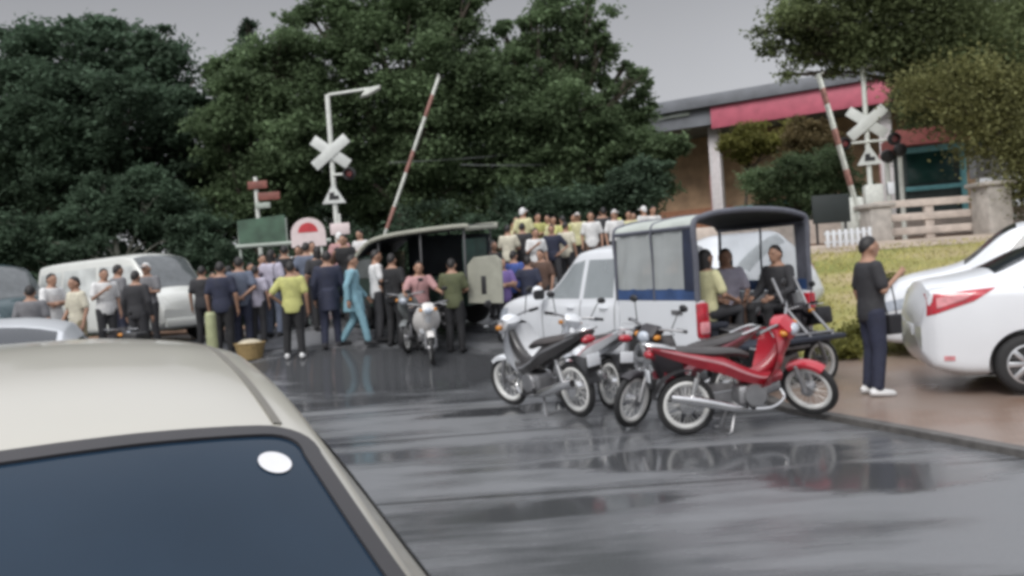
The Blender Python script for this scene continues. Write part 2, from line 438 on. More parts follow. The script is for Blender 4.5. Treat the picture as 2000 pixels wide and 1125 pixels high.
def bank_mat():
    m = bpy.data.materials.new('patchy bank grass'); m.use_nodes = True
    t = m.node_tree; n, l = t.nodes, t.links; b = n['Principled BSDF']; b.inputs['Roughness'].default_value = .9
    tcn = n.new('ShaderNodeTexCoord'); mp = n.new('ShaderNodeMapping'); mp.inputs['Scale'].default_value = (.35, 1.1, 1); l.new(tcn.outputs['Object'], mp.inputs['Vector'])
    no = n.new('ShaderNodeTexNoise'); no.inputs['Scale'].default_value = 1.1; no.inputs['Detail'].default_value = 8; l.new(mp.outputs[0], no.inputs['Vector'])
    c = n.new('ShaderNodeValToRGB'); e = c.color_ramp.elements
    e[0].position = .38; e[0].color = (.20, .21, .06, 1); e[1].position = .62; e[1].color = (.40, .32, .20, 1)
    e2 = e.new(.50); e2.color = (.29, .27, .10, 1)
    l.new(no.outputs[0], c.inputs[0]); l.new(c.outputs[0], b.inputs['Base Color'])
    n2 = n.new('ShaderNodeTexNoise'); n2.inputs['Scale'].default_value = 30; n2.inputs['Detail'].default_value = 5; l.new(tcn.outputs['Object'], n2.inputs['Vector'])
    bu = n.new('ShaderNodeBump'); bu.inputs['Distance'].default_value = .03; l.new(n2.outputs[0], bu.inputs['Height']); l.new(bu.outputs[0], b.inputs['Normal'])
    return m
g = MB(); g.grid([[(x, y, gz(x, y) + .004) for x in reversed(fy(4.0, 16, .4))] for y in fy(12.2, 17.6, .3)])
tag(g.build('grass_field', bank_mat(), ang=30), None, None, kind='structure')
# the tracks on their embankment
rm = mat('rusty rail', (.16, .10, .07), .5, .6)
for k in (0, 1):
    mb = MB()
    pts = []
    for i in range(40):
        x = -14 + i * .8; y = 21.3 + k * 1.0 - .02 * x
        pts.append((x, y, gz(x, y) + .06))
    mb.tube(pts, .045, 6)
    tag(mb.build('railway_rail', rm), 'rusty steel rail of the railway track, the %s of the two' % ('nearer', 'farther')[k], 'rail', 'rails of the level crossing')
# grass on the bank
def blades(name, spots, h, col, label):
    vs, fs = [], []
    for (x, y, z) in spots:
        a = rnd.uniform(0, 6.3); hh = h * rnd.uniform(.5, 1.3); dx, dy = math.cos(a) * .02, math.sin(a) * .02
        lx, ly = rnd.uniform(-.4, .4) * hh, rnd.uniform(-.4, .4) * hh
        o = len(vs); vs += [(x - dx, y - dy, z - .01), (x + dx, y + dy, z - .01), (x + lx, y + ly, z + hh)]; fs.append((o, o + 1, o + 2))
    mb = MB(); mb.v = vs; mb.f = fs; mb.mi = [0] * len(fs)
    return tag(mb.build(name, mat(name + ' blades', col, .7, island=.45, var=.35, scale=.8), ang=0), label, 'grass', kind='stuff')
sp_ = []
while len(sp_) < 15000:
    x, y = rnd.uniform(4.0, 14), 12.2 + 5.6 * rnd.random()
    if x > kerb_x(y) + .1: sp_.append((x, y, gz(x, y)))
blades('grass', sp_, .055, (.34, .31, .11), 'yellow green grass on the sloping railway bank')
# ------------------------------------------------------------------ vehicles
def pchip(ctrl):
    xs = np.array([c[0] for c in ctrl], float); ys = np.array([c[1] for c in ctrl], float)
    h = np.diff(xs); d = np.diff(ys) / h; m = np.zeros(len(xs))
    m[0], m[-1] = d[0], d[-1]
    for i in range(1, len(xs) - 1):
        m[i] = 0 if d[i - 1] * d[i] <= 0 else 2 / (1 / d[i - 1] + 1 / d[i]) 
    def f(x):
        x = min(max(x, xs[0]), xs[-1]); i = min(max(int(np.searchsorted(xs, x)) - 1, 0), len(xs) - 2)
        t = (x - xs[i]) / h[i]; t2, t3 = t * t, t * t * t
        return float((2 * t3 - 3 * t2 + 1) * ys[i] + (t3 - 2 * t2 + t) * h[i] * m[i] + (-2 * t3 + 3 * t2) * ys[i + 1] + (t3 - t2) * h[i] * m[i + 1])
    return f
class Shell:
    "car body: sections along x from curves of sill, belt and top heights and of body and top half widths"
    def __init__(self, zb, belt, top, w, wt, crown=.04):
        self.zb, self.belt, self.top, self.w, self.wt = map(pchip, (zb, belt, top, w, wt))
        self.x0, self.x1, self.crown = zb[0][0], zb[-1][0], crown
    def half(self, x):
        zb, be, to, w, wt = self.zb(x), self.belt(x), self.top(x), self.w(x), self.wt(x)
        wt = min(wt, w * .97); be = min(be, to - .03); h = be - zb; g = to - be; c = self.crown
        pts = [(w * .80, zb), (w * .955, zb + .07 * h), (w * .99, zb + h * .3), (w, zb + h * .6), (w * .985, zb + h * .88), (w * .955, be),
               (w * .955 + (wt - w * .955) * .5, be + g * .48), (wt, to - min(.075, g * .45)), (wt * .9, to - min(.022, g * .25)), (wt * .5, to + c * .7), (0, to + c)]
        P, _ = spline([Vector((a, b_, 0)) for a, b_ in pts], [0] * len(pts), 4)
        return [(p.x, p.y) for p in P]
    def y_of(self, x, z):
        s = self.half(x)[4:]
        for i in range(len(s) - 1):
            (y0, z0), (y1, z1) = s[i], s[i + 1]
            if z0 <= z <= z1 and z1 > z0: return y0 + (y1 - y0) * (z - z0) / (z1 - z0)
        return s[-8][0]
    def z_of(self, x, y):
        s = self.half(x)[::-1]
        for i in range(len(s) - 1):
            (y0, z0), (y1, z1) = s[i], s[i + 1]
            if y0 <= abs(y) <= y1 and y1 > y0: return z0 + (z1 - z0) * (abs(y) - y0) / (y1 - y0)
        return s[0][1]
    def mesh(self, wheels=(), rw=.33, ns=90, depth=.30):
        mb = MB(); rings = []
        for i in range(ns + 1):
            x = self.x0 + (self.x1 - self.x0) * i / ns
            s = self.half(x)
            rings.append([(x, y, z) for y, z in s] + [(x, -y, z) for y, z in reversed(s[:-1])])
        mb.loft(rings)
        me = bpy.data.meshes.new('shell'); me.from_pydata(mb.v, [], mb.f)
        o = bpy.data.objects.new('shell', me); C.objects.link(o)
        me.materials.append(None); me.materials.append(None)
        cut = MB()
        for xw in wheels:
            for sy in (-1, 1):
                y = self.y_of(xw, rw + .05)
                cut.lathe([(rw + .055, -.2), (rw + .055, depth)], 36, T(xw, sy * (y), rw) @ Matrix.Rotation(R(90 * sy), 4, 'X'))
        c = None
        if wheels:
            cm_ = bpy.data.meshes.new('cut'); cm_.from_pydata(cut.v, [], cut.f); cm_.materials.append(None); cm_.materials.append(None)
            cm_.polygons.foreach_set('material_index', [1] * len(cut.f))
            c = bpy.data.objects.new('cut', cm_); C.objects.link(c)
            md = o.modifiers.new('b', 'BOOLEAN'); md.operation = 'DIFFERENCE'; md.object = c; md.solver = 'EXACT'
        dg = bpy.context.evaluated_depsgraph_get(); dg.update()
        r = bpy.data.meshes.new_from_object(o.evaluated_get(dg))
        bpy.data.objects.remove(o)
        if c: bpy.data.objects.remove(c)
        r.polygons.foreach_set('use_smooth', [True] * len(r.polygons)); r.set_sharp_from_angle(angle=R(35))
        return r
    def pane(self, quad, side, nu=12, nv=5, off=.006, rnd_=0.0):
        "side window: quad of (x, z) corners: bottom a, bottom b, top b, top a"
        a, b_, c, d = [Vector(p) for p in quad]; rows = []
        for j in range(nv + 1):
            row = []
            for i in range(nu + 1):
                u, v = i / nu, j / nv
                p = (a * (1 - u) + b_ * u) * (1 - v) + (d * (1 - u) + c * u) * v
                row.append((p.x, side * (self.y_of(p.x, p.y) + off), p.y))
            rows.append(row if side < 0 else row[::-1])
        mb = MB(); mb.grid(rows); return mb
    def screen(self, xa, xb, fr=.9, off=.008, nu=14, nv=10, fr2=None, bow=0.0):
        "windscreen patch on the top surface from xa to xb"
        rows = []
        for i in range(nu + 1):
            row = []
            for j in range(nv + 1):
                v = -1 + 2 * j / nv
                x = xa + (xb - xa) * i / nu + bow * (1 - v * v)
                f_ = fr + ((fr2 or fr) - fr) * i / nu
                y = v * self.wt(x) * f_
                dz = (self.z_of(x + .02, y) - self.z_of(x - .02, y)) / .04
                n_ = Vector((-dz, 0, 1)).normalized() * off
                row.append((x + n_.x, y, self.z_of(x, y) + n_.z))
            rows.append(row)
        if xb > xa: rows.reverse()
        mb = MB(); mb.grid(rows); return mb
def wheel(parent, c, r, w_, side, rimmat, spokes=8, steer=0):
    M = T(*c) @ rot('Z', steer) @ rot('X', -90 * side)
    mb = MB()
    mb.lathe([(r * .60, -w_ / 2), (r * .86, -w_ / 2), (r * .97, -w_ * .38), (r, -w_ * .2), (r, w_ * .2), (r * .97, w_ * .38), (r * .86, w_ / 2), (r * .66, w_ * .46), (r * .62, w_ * .3)], 32, M)
    t = mb.build('wheel', RUBBER, parent, ang=50)
    mb = MB()
    mb.lathe([(r * .655, w_ * .30), (r * .665, w_ * .47), (r * .61, w_ * .49), (r * .585, w_ * .30), (r * .57, w_ * .1), (.03, w_ * .1)], 32, M)
    for k in range(spokes):
        a = 2 * math.pi * k / spokes
        mb.box((r * .34, 0, w_ * .36), (r * .56, r * .17, .035), M @ rot('Z', math.degrees(a)), .012)
    mb.lathe([(r * .2, w_ * .25), (r * .19, w_ * .42), (r * .12, w_ * .46), (0.001, w_ * .46)], 16, M)
    mb.build('rim', rimmat, t, ang=40)
    mb = MB(); mb.lathe([(r * .56, w_ * .1), (r * .56, w_ * .13), (.03, w_ * .13)], 24, M)
    mb.build('brake_disc', BLACK, t)
    return t
def vehicle(name, label, cat, loc, yaw, wb=2.6, group=None, flat=1.0, size=1.0):
    c, s = math.cos(yaw), math.sin(yaw)
    f = gz(loc[0] + c * wb / 2, loc[1] + s * wb / 2); b_ = gz(loc[0] - c * wb / 2, loc[1] - s * wb / 2)
    l_ = gz(loc[0] - s * .7, loc[1] + c * .7); r_ = gz(loc[0] + s * .7, loc[1] - c * .7)
    z = (f + b_) / 2 + .005 + (loc[2] if len(loc) > 2 else 0)
    M = T(loc[0], loc[1], z) @ Matrix.Rotation(yaw, 4, 'Z') @ Matrix.Rotation(-math.atan2(f - b_, wb) * flat, 4, 'Y') @ Matrix.Rotation(math.atan2(l_ - r_, 1.4) * flat, 4, 'X') @ Matrix.Scale(size, 4)
    return thing(name, label, cat, M=M, group=group)
def body(parent, sh, pm, wheels, rw, name='body', depth=.3, ns=90):
    me = sh.mesh(wheels, rw, depth=depth, ns=ns)
    me.materials.clear(); me.materials.append(pm); me.materials.append(BLACK)
    me.name = name
    return link(name, me, parent)
RIM = mat('alloy rim', (.55, .56, .58), .3, .85, var=.08)
LAMPW = mat('lamp lens', (.42, .46, .52), .1, var=.15, scale=18, coat=.6)
LAMPR = mat('red lamp lens', (.42, .015, .03), .12, var=.25, scale=14, coat=.8)
LAMPP = mat('pale red lamp lens', (.62, .25, .27), .15, var=.2, scale=14, coat=.8)
TRIM = mat('grey trim', (.12, .12, .125), .5)
PGLASS = clear_mat('pale window glass', (.75, .78, .78), .45, .06, (.30, .32, .33))
SGLASS = mat('grey glass', (.10, .11, .115), .07, var=.2, spec=.8)

def handle(parent, x, y, z, s):
    mb = MB(); mb.tube([(x - .09, s * y, z), (x - .06, s * (y + .03), z), (x + .06, s * (y + .03), z), (x + .09, s * y, z)], .013, 6)
    return mb.build('door_handle', parent=parent, m=WHITE)

# --- sedans
def sedan(name, label, loc, yaw, pm, group, suv=0.0, both=True):
    t = vehicle(name, label, 'car', loc, yaw, 2.6, group)
    k = suv; d = 0 if suv else .12      # d: the high boot of the saloons
    sh = Shell([(-2.2, .42), (-2.1, .27), (-1.7, .20), (1.6, .20), (2.05, .24), (2.2, .40)],
               [(-2.2, .78), (-2.08, .96 + d + k * .4), (-1.2, .97 + d * .8 + k * .4), (0, .93 + d * .6 + k * .4), (1.1, .88 + k * .4), (1.9, .76 + k * .4), (2.2, .60)],
               [(-2.2, .84), (-2.1, 1.03 + d + k), (-1.72, 1.09 + d + k), (-1.5, 1.13 + d + k), (-.9, 1.42 + d * .5 + k), (-.2, 1.48 + d * .4 + k), (.25, 1.42 + d * .3 + k), (1.0, 1.02 + k * .6), (1.7, .92 + k * .4), (2.05, .80 + k * .3), (2.2, .64)],
               [(-2.2, .66), (-2.05, .80), (-1.5, .85), (1.2, .85), (1.9, .79), (2.2, .60)],
               [(-2.2, .5), (-1.7, .63), (-1.0, .60), (.2, .58), (1.0, .66), (1.7, .68), (2.2, .45)])
    if suv:
        sh.top = pchip([(-2.2, .9), (-2.12, 1.25 + k), (-1.9, 1.45 + k), (-1.4, 1.50 + k), (-.2, 1.52 + k), (.3, 1.46 + k), (1.05, 1.08 + k * .6), (1.8, .98 + k * .4), (2.2, .7)])
    wx, r = (-1.25, 1.35), .31
    b_ = body(t, sh, pm, wx, r)
    for s in (-1, 1):
        if not suv:
            qs = [((-1.26, 1.09), (-.32, 1.04), (-.34, 1.39), (-.86, 1.37)), ((-.24, 1.04), (.70, .96), (.12, 1.36), (-.26, 1.40))]
        else:
            qs = [((-1.9, 1.0 + k * .4), (-1.0, .98 + k * .4), (-1.0, 1.40 + k), (-1.75, 1.36 + k)), ((-.92, .98 + k * .4), (-.12, .96 + k * .4), (-.14, 1.41 + k), (-.92, 1.41 + k)), ((-.04, .96 + k * .4), (.75, .93 + k * .4), (.2, 1.36 + k), (-.06, 1.41 + k))]
        for q in qs: sh.pane(q, s).build('side_window', DGLASS, t)
        for xa in (-1.02, -.285, .82): sh.pane([(xa - .006, .38), (xa + .006, .38), (xa + .006, .93 + k * .35), (xa - .006, .93 + k * .35)], s, 1, 8, .004).build('door_gap', TRIM, t)
        handle(t, -.45, sh.y_of(-.45, .86 + k * .3), .86 + k * .3, s); handle(t, .55, sh.y_of(.55, .84 + k * .3), .84 + k * .3, s)
        mb = MB(); mb.ell((.78, s * .93, 1.0 + k * .5), (.07, .11, .075)); mb.build('wing_mirror', pm, t)
        for xw in wx: wheel(t, (xw, s * .745, r), r, .2, s, RIM)
        # lamps wrap round the corners
        sh.pane([(1.62, .68 + k * .2), (2.10, .60 + k * .2), (2.07, .74 + k * .2), (1.5, .82 + k * .3)], s, off=.008).build('headlight', LAMPW, t)
        tl = sh.pane([(-1.72, .86 + d + k * .3), (-2.15, .72 + d + k * .3), (-2.13, .95 + d + k * .3), (-1.50, .99 + d + k * .3)], s, off=.007).build('tail_light', LAMPR, t)
        sh.pane([(-1.80, .885 + d + k * .3), (-2.06, .80 + d + k * .3), (-2.06, .91 + d + k * .3), (-1.68, .955 + d + k * .3)], s, off=.013).build('reflector', LAMPP, tl)
        sh.pane([(-1.92, .37), (-2.02, .37), (-2.02, .42), (-1.92, .42)], s, off=.008).build('bumper_reflector', LAMPP, t)
    sh.screen(.95, .30, .93).build('windscreen', DGLASS, t)
    (sh.screen(-1.45, -.98, .9) if not suv else sh.screen(-2.09, -1.92, .88)).build('rear_window', mat('pale rear glass', (.36, .38, .39), .15) if suv else DGLASS, t)
    mb = MB(); mb.box((2.2, 0, .46), (.06, .9, .14), None, .02); mb.build('grille', BLACK, t)
    mb = MB(); mb.box((-2.21, 0, .66), (.02, .36, .12), None, .005); mb.build('number_plate', WHITE, t)
    return t
grp = 'white cars around the crossing'
c1 = sedan('parked_sedan', 'white sedan parked on the brick pavement with its red tail light towards the standing man', (6.62, 8.72, .06), R(-17), WHITE, grp)
c2 = sedan('parked_sedan', 'white sedan with its headlight beside the man in dark clothes, partly behind the other sedan', (7.5, 11.6, .04), R(150), WHITE, grp, suv=.34)
c3 = sedan('parked_suv', 'white sport utility car standing behind the pickup with the canopy', (4.25, 16.3, -.12), R(114), WHITE, grp, suv=.25)
c4 = sedan('parked_sedan', 'white car of which only the roof shows beyond the cream car', (-4.15, 6.6, 0), R(112), WHITE, grp, suv=.0)

# --- the cream car right in front of the camera
AL = R(27)
cy = -R(90) + AL
cm2 = Matrix.Rotation(cy, 4, 'Z')
org = Vector((-.395, 1.36, 0)) - cm2.to_3x3() @ Vector((.27, .55, 0))
cc = thing('cream_car', 'cream car with a dark windscreen that carries a round white sticker', 'car', M=T(org.x, org.y, 0) @ cm2)
csh = Shell([(-2.3, .45), (-2.2, .28), (-1.7, .2), (1.7, .2), (2.15, .26), (2.3, .4)],
            [(-2.3, .8), (-2.1, .97), (-1.2, .98), (0, .95), (1.1, .9), (2.0, .76), (2.3, .6)],
            [(-2.3, .85), (-2.15, 1.08), (-1.95, 1.17), (-1.35, 1.455), (-.9, 1.50), (-.45, 1.505), (-.1, 1.475), (.27, 1.395), (.65, 1.185), (1.05, .965), (1.8, .89), (2.15, .78), (2.3, .62)],
            [(-2.3, .66), (-2.1, .8), (-1.5, .86), (1.3, .86), (2.0, .8), (2.3, .6)],
            [(-2.3, .5), (-1.8, .6), (-1.3, .58), (-.5, .60), (.27, .63), (1.05, .76), (1.8, .7), (2.3, .45)], crown=.022)
body(cc, csh, CREAM, (-1.3, 1.45), .32, ns=150)
TINT = mat('tinted windscreen', (.012, .026, .046), .10, var=.25, scale=1.6, spec=.25)
gl = csh.screen(1.0, .30, .93, .012, 30, 30, fr2=.885, bow=.035).build('windscreen', TINT, cc)
EDGE = mat('glass edge band', (.035, .033, .036), .5, var=.15)
gasket = MB()
def on_top(x, y, off):
    dzx = (csh.z_of(x + .02, y) - csh.z_of(x - .02, y)) / .04; dzy = (csh.z_of(x, y + .01) - csh.z_of(x, y - .01)) / .02
    n_ = Vector((-dzx, -dzy, 1)).normalized()
    return Vector((x, y, csh.z_of(x, y))) + n_ * off
def band(path, half, off, name, m, parent, x_first=True):
    "flat strip that follows the body surface along path [(x, y)]"
    rows = [[], [], [], []]
    for i, p in enumerate(path):
        q = Vector(path[min(i + 1, len(path) - 1)]) - Vector(path[max(i - 1, 0)]); q.normalize(); nrm = Vector((-q.y, q.x))
        hw = half[i] if isinstance(half, list) else half
        a, b_ = Vector(p) + nrm * hw, Vector(p) - nrm * hw
        rows[0].append(on_top(a.x, a.y, -.004)); rows[1].append(on_top(a.x, a.y, off)); rows[2].append(on_top(b_.x, b_.y, off)); rows[3].append(on_top(b_.x, b_.y, -.004))
    mb = MB(); mb.grid(rows); return mb.build(name, m, parent)
# outline of the glass, with a rounded corner
def glass_edge(v0, v1, n, x0_, x1_):
    out_ = []
    for i in range(n + 1):
        u = i / n; v = v0 + (v1 - v0) * u; x = x0_ + (x1_ - x0_) * u
        f_ = .93 + (.885 - .93) * (1.0 - x) / .7
        out_.append((x + .035 * (1 - v * v), v * csh.wt(x) * f_))
    return out_
topline = glass_edge(-.97, .90, 30, .30, .30)
corner = [(topline[-1][0] + .0, topline[-1][1])]
sideline = glass_edge(1.0, 1.0, 24, .365, 1.0)
a_, b2_ = Vector(topline[-1]), Vector(sideline[0]); ctl = Vector((.302, b2_.y + .004))
arc = [tuple(a_ * (1 - u) ** 2 + ctl * 2 * u * (1 - u) + b2_ * u * u) for u in [i / 8 for i in range(1, 8)]]
band(topline + arc + sideline, .013, .017, 'window_gasket', EDGE, cc)
band([(x, -y) for x, y in sideline], .017, .017, 'window_gasket', EDGE, cc)
for s in (-1, 1):
    rl = [(-.85 + i * .05, s * (csh.wt(-.85 + i * .05) * .865)) for i in range(23)]; e0 = rl[0][1]; rl = [(-.85 - .22 * math.sin(R(a)), e0 * (.70 + .30 * math.cos(R(a)))) for a in (90, 75, 60, 45, 30, 15)] + rl; rl = [(-1.075, e0 * f_) for f_ in (0, .2, .4, .6)] + rl
    band(rl, .007, .003, 'roof_gutter', mat('gutter sealant', (.16, .15, .13), .6), cc)
    for q in [((-1.35, .99), (-.4, .97), (-.42, 1.38), (-1.0, 1.36)), ((-.32, .97), (.78, .94), (.22, 1.30), (-.34, 1.38))]: csh.pane(q, s).build('side_window', DGLASS, cc)
    for xw in (-1.3, 1.45): wheel(cc, (xw, s * .75, .32), .32, .2, s, RIM)
    csh.pane([(1.7, .68), (2.18, .6), (2.15, .74), (1.6, .8)], s, off=.008).build('headlight', LAMPW, cc)
    mb = MB(); mb.ell((.9, s * .96, 1.0), (.07, .1, .07)); mb.build('wing_mirror', CREAM, cc)
# the round sticker
sx, sy_ = .385, .508
mb = MB(); rr_ = [[], [], []]
for k in range(28):
    a = 2 * math.pi * k / 28
    for j, q in enumerate((.3, .8, 1.0)): rr_[j].append(on_top(sx + .023 * q * math.cos(a), sy_ + .024 * q * math.sin(a), .0145))
mb.loft([[(p.x, p.y, p.z) for p in r_] for r_ in rr_], cap=True)
mb.build('sticker', mat('white sticker', (.66, .66, .68), .5), cc)

# --- vans
def van(name, label, loc, yaw, pm, group=None):
    t = vehicle(name, label, 'van', loc, yaw, 2.57, group)
    sh = Shell([(-2.35, .36), (-2.28, .26), (1.9, .26), (2.2, .3), (2.35, .42)],
               [(-2.35, 1.02), (-2.2, 1.10), (1.2, 1.10), (2.1, 1.02), (2.35, .72)],
               [(-2.35, 1.72), (-2.25, 1.92), (-1.5, 1.97), (1.0, 1.98), (1.35, 1.91), (1.65, 1.62), (2.02, 1.16), (2.25, 1.02), (2.35, .84)],
               [(-2.35, .78), (-2.2, .85), (1.6, .85), (2.1, .80), (2.35, .68)],
               [(-2.35, .66), (-2.0, .70), (1.0, .70), (1.7, .70), (2.1, .70), (2.35, .5)])
    r = .33; body(t, sh, pm, (-1.1, 1.55), r)
    for s in (-1, 1):
        for q in [((-2.15, 1.14), (-1.25, 1.14), (-1.25, 1.76), (-2.1, 1.72)), ((-1.15, 1.14), (.12, 1.14), (.12, 1.77), (-1.15, 1.77)), ((.24, 1.12), (1.82, 1.10), (1.42, 1.72), (.24, 1.77))]:
            sh.pane(q, s).build('side_window', SGLASS if 'teal' in label else mat('milky van glass', (.50, .52, .51), .12, var=.25, scale=3), t)
        for xw in (-1.1, 1.55): wheel(t, (xw, s * .74, r), r, .2, s, STEEL, 6)
        mb = MB(); mb.ell((1.65, s * .95, 1.2), (.06, .1, .12)); mb.build('wing_mirror', BLACK, t)
        sh.pane([(2.0, .72), (2.26, .68), (2.26, .86), (1.98, .96)], s, off=.008).build('headlight', LAMPW, t)
        handle(t, .4, sh.y_of(.4, .98), .98, s)
    sh.screen(2.0, 1.36, .93).build('windscreen', SGLASS, t)
    mb = MB(); mb.box((2.33, 0, .42), (.1, 1.3, .2), None, .04); mb.build('front_bumper', pm, t)
    return t
p = gp(250, 19.3)
van('passenger_van', 'white passenger van with a round nose behind the gathered people', (p.x, p.y), R(-31), paint('off white van paint', (.62, .63, .60)))
p = gp(-70, 19.0)
van('passenger_van', 'dark teal van partly cut off at the edge of the picture, behind the white van', (p.x, p.y), R(-22), paint('dark teal paint', (.03, .06, .07)))

# --- the pickup with a canopy
pk = vehicle('pickup_truck', 'white double cab pickup with a canopied bed full of passengers', 'pickup truck', (1.74, 12.72), R(118), 3.08, size=1.09)
psh = Shell([(-1.03, .42), (-.96, .36), (1.9, .34), (2.35, .38), (2.55, .5)],
            [(-1.03, 1.10), (.2, 1.08), (.9, 1.07), (1.7, 1.05), (2.3, .94), (2.55, .78)],
            [(-1.03, 1.66), (-.92, 1.76), (-.3, 1.80), (.1, 1.77), (.4, 1.60), (1.0, 1.22), (1.8, 1.16), (2.3, 1.08), (2.48, .97), (2.55, .84)],
            [(-1.03, .86), (1.2, .87), (2.0, .86), (2.4, .80), (2.55, .66)],
            [(-1.03, .66), (-.2, .66), (.4, .66), (1.0, .74), (1.8, .74), (2.4, .66), (2.55, .5)])
body(pk, psh, WHITE, (1.54,), .37, 'cab')
for s in (-1, 1):
    psh.pane([(-.86, 1.13), (-.16, 1.12), (-.18, 1.64), (-.80, 1.63)], s).build('side_window', PGLASS, pk)
    psh.pane([(-.06, 1.12), (.84, 1.12), (.26, 1.59), (-.08, 1.64)], s).build('side_window', PGLASS, pk)
    handle(pk, -.68, psh.y_of(-.68, 1.0), 1.0, s); handle(pk, .12, psh.y_of(.12, 1.0), 1.0, s)
    m_ = MB(); m_.box((.74, s * .99, 1.19), (.10, .17, .15), None, .04); hm = m_.build('wing_mirror', BLACK, pk)
    m_ = MB(); m_.ell((.775, s * .99, 1.23), (.075, .09, .085)); m_.build('mirror_cap', WHITE, hm)
    psh.pane([(2.05, .78), (2.5, .74), (2.46, .93), (2.0, .98)], s, off=.008).build('headlight', LAMPW, pk)
    # bed side with its wheel arch
    poly = [(-2.55, .55), (-2.58, 1.10), (-1.07, 1.10), (-1.07, .45), (-1.10, .45)] + [(-1.54 + .43 * math.cos(R(a)), .37 + .43 * math.sin(R(a))) for a in range(10, 175, 12)] + [(-1.98, .48)]
    m_ = MB(); m_.slab(poly, .10, .025, y0=s * .835); m_.build('bed_side', WHITE, pk)
    m_ = MB(); m_.lathe([(.40, 0), (.425, 0), (.425, .25), (.40, .25)], 30, T(-1.54, s * .79, .37) @ rot('X', 90 * s)); m_.build('wheel_arch', BLACK, pk)
    m_ = MB(); m_.box((-2.56, s * .83, .88), (.10, .13, .40), None, .03); tl = m_.build('tail_light', LAMPR, pk)
    m_ = MB(); m_.box((-2.60, s * .838, .80), (.05, .115, .13), None, .012); m_.build('reflector', LAMPP, tl)
    m_ = MB(); m_.box((-1.54, s * .90, .62), (.30, .02, .16), None, .01); 
    for xw in (-1.54, 1.54): wheel(pk, (xw, s * .76, .37), .37, .24, s, RIM, 6)
    m_ = MB(); m_.box((-2.05, s * .80, .40), (.03, .26, .30), None, .008); m_.build('mud_flap', BLACK, pk)
m_ = MB(); m_.box((-2.2, .892, .97), (.19, .012, .05), T(0, 0, 0), .004); m_.build('fuel_flap', TRIM, pk)
psh.screen(.97, .28, .93).build('windscreen', PGLASS, pk)
m_ = MB(); m_.box((-1.82, 0, .42), (1.42, 1.58, .08), None, .01); m_.box((-1.09, 0, .85), (.03, 1.5, .5), None, .01); m_.build('bed_floor', BLACK, pk)
m_ = MB(); m_.box((-2.62, 0, .55), (.14, 1.66, .16), None, .03); m_.box((-2.70, 0, .48), (.2, 1.1, .04), None, .01); m_.build('rear_bumper', STEEL, pk)
m_ = MB(); m_.box((-2.88, 0, .60), (.56, 1.46, .06), None, .02); m_.build('tailgate', mat('dark tailgate liner', (.03, .035, .05), .5), pk)
for s in (-1, 1):
    m_ = MB(); m_.box((-1.82, s * .58, .80), (1.4, .34, .07), None, .025); m_.box((-1.82, s * .58, .67), (1.3, .1, .2), None, .01); m_.build('bench_seat', mat('bench vinyl', (.025, .028, .04), .5), pk)
# canopy
CAN = mat('canopy canvas', (.40, .43, .40), .6, var=.12, scale=4, bump=.15, bscale=8)
FRAME = mat('canopy frame', (.10, .105, .13), .45, var=.2)
NAVY = mat('navy vinyl', (.02, .026, .05), .4, var=.3)
def hoop(x, w0=.87, w1=.85, zt=2.04, zb_=1.10, lean=0):
    P = [(x, w0, zb_), (x + lean * .5, w0 * .995, zb_ + .45), (x + lean, w1 + .02, zt - .10), (x + lean, w1 - .12, zt - .015), (x + lean, w1 * .5, zt + .035), (x + lean, 0, zt + .05)]
    return P + [(a, -b_, c_) for a, b_, c_ in reversed(P[:-1])]
roof_rows = []
for i in range(9):
    x = -2.52 + 1.52 * i / 8
    full = spline([Vector(p) for p in hoop(x)], [0] * 11, 4)[0]
    keep = [p for p in full if p.z > 1.91]
    full2 = [p * 1.0 for p in keep]
    roof_rows.append(full2)
n_min = min(len(r_) for r_ in roof_rows)
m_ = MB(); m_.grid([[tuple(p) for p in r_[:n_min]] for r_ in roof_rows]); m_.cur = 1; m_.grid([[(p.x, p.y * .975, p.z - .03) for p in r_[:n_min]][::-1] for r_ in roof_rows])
m_.build('canopy_roof', [CAN, mat('underside shade', (.02, .02, .022), .8)], pk)  # inner layer coloured near black: the shade inside the canopy is painted in
for x, rr_ in ((-2.54, .034), (-1.78, .014), (-1.03, .022)):
    m_ = MB(); m_.tube(hoop(x), rr_, 8, sub=4); m_.build('canopy_hoop', FRAME, pk)
for s in (-1, 1): m_ = MB(); m_.tube([(-2.54, s * .86, 1.92), (-1.03, s * .86, 1.92)], .026, 8); m_.build('canopy_rail', FRAME, pk)
VINYL = clear_mat('clear vinyl', (.80, .83, .84), .60, .12, (.52, .55, .55))  # pale body colour stands in for whitish reflections on the pane
WINK = clear_mat('far vinyl', (.9, .92, .93), .38, .2, (.72, .75, .77))
for s, vm_ in ((1, VINYL), (-1, WINK)):
    rows_ = []
    for j in range(9):
        z = 1.23 + .68 * j / 8; row = []
        for i in range(25):
            x = -2.36 + 1.30 * i / 24
            y = .872 - .016 * ((z - 1.1) / .75) ** 2 + .006 * math.sin(x * 19 + z * 5) + .004 * math.sin(x * 43)
            row.append((x, s * y, z))
        rows_.append(row if s < 0 else row[::-1])
    m_ = MB(); m_.grid(rows_); m_.build('canopy_window', vm_, pk)
    m_ = MB(); m_.slab([(-2.52, 1.105), (-1.05, 1.105), (-1.05, 1.24), (-2.52, 1.24)], .014, .004, y0=s * .862); m_.build('canopy_skirt', mat('blue vinyl', (.035, .07, .17), .4, var=.35, scale=5), pk)
    m_ = MB(); m_.grid([[(-2.53, s * .882, 1.22), (-2.34, s * .882, 1.22)], [(-2.53, s * .878, 1.6), (-2.34, s * .878, 1.6)], [(-2.53, s * .868, 1.92), (-2.34, s * .868, 1.92)]]); m_.build('corner_flap', NAVY if s > 0 else FRAME, pk)
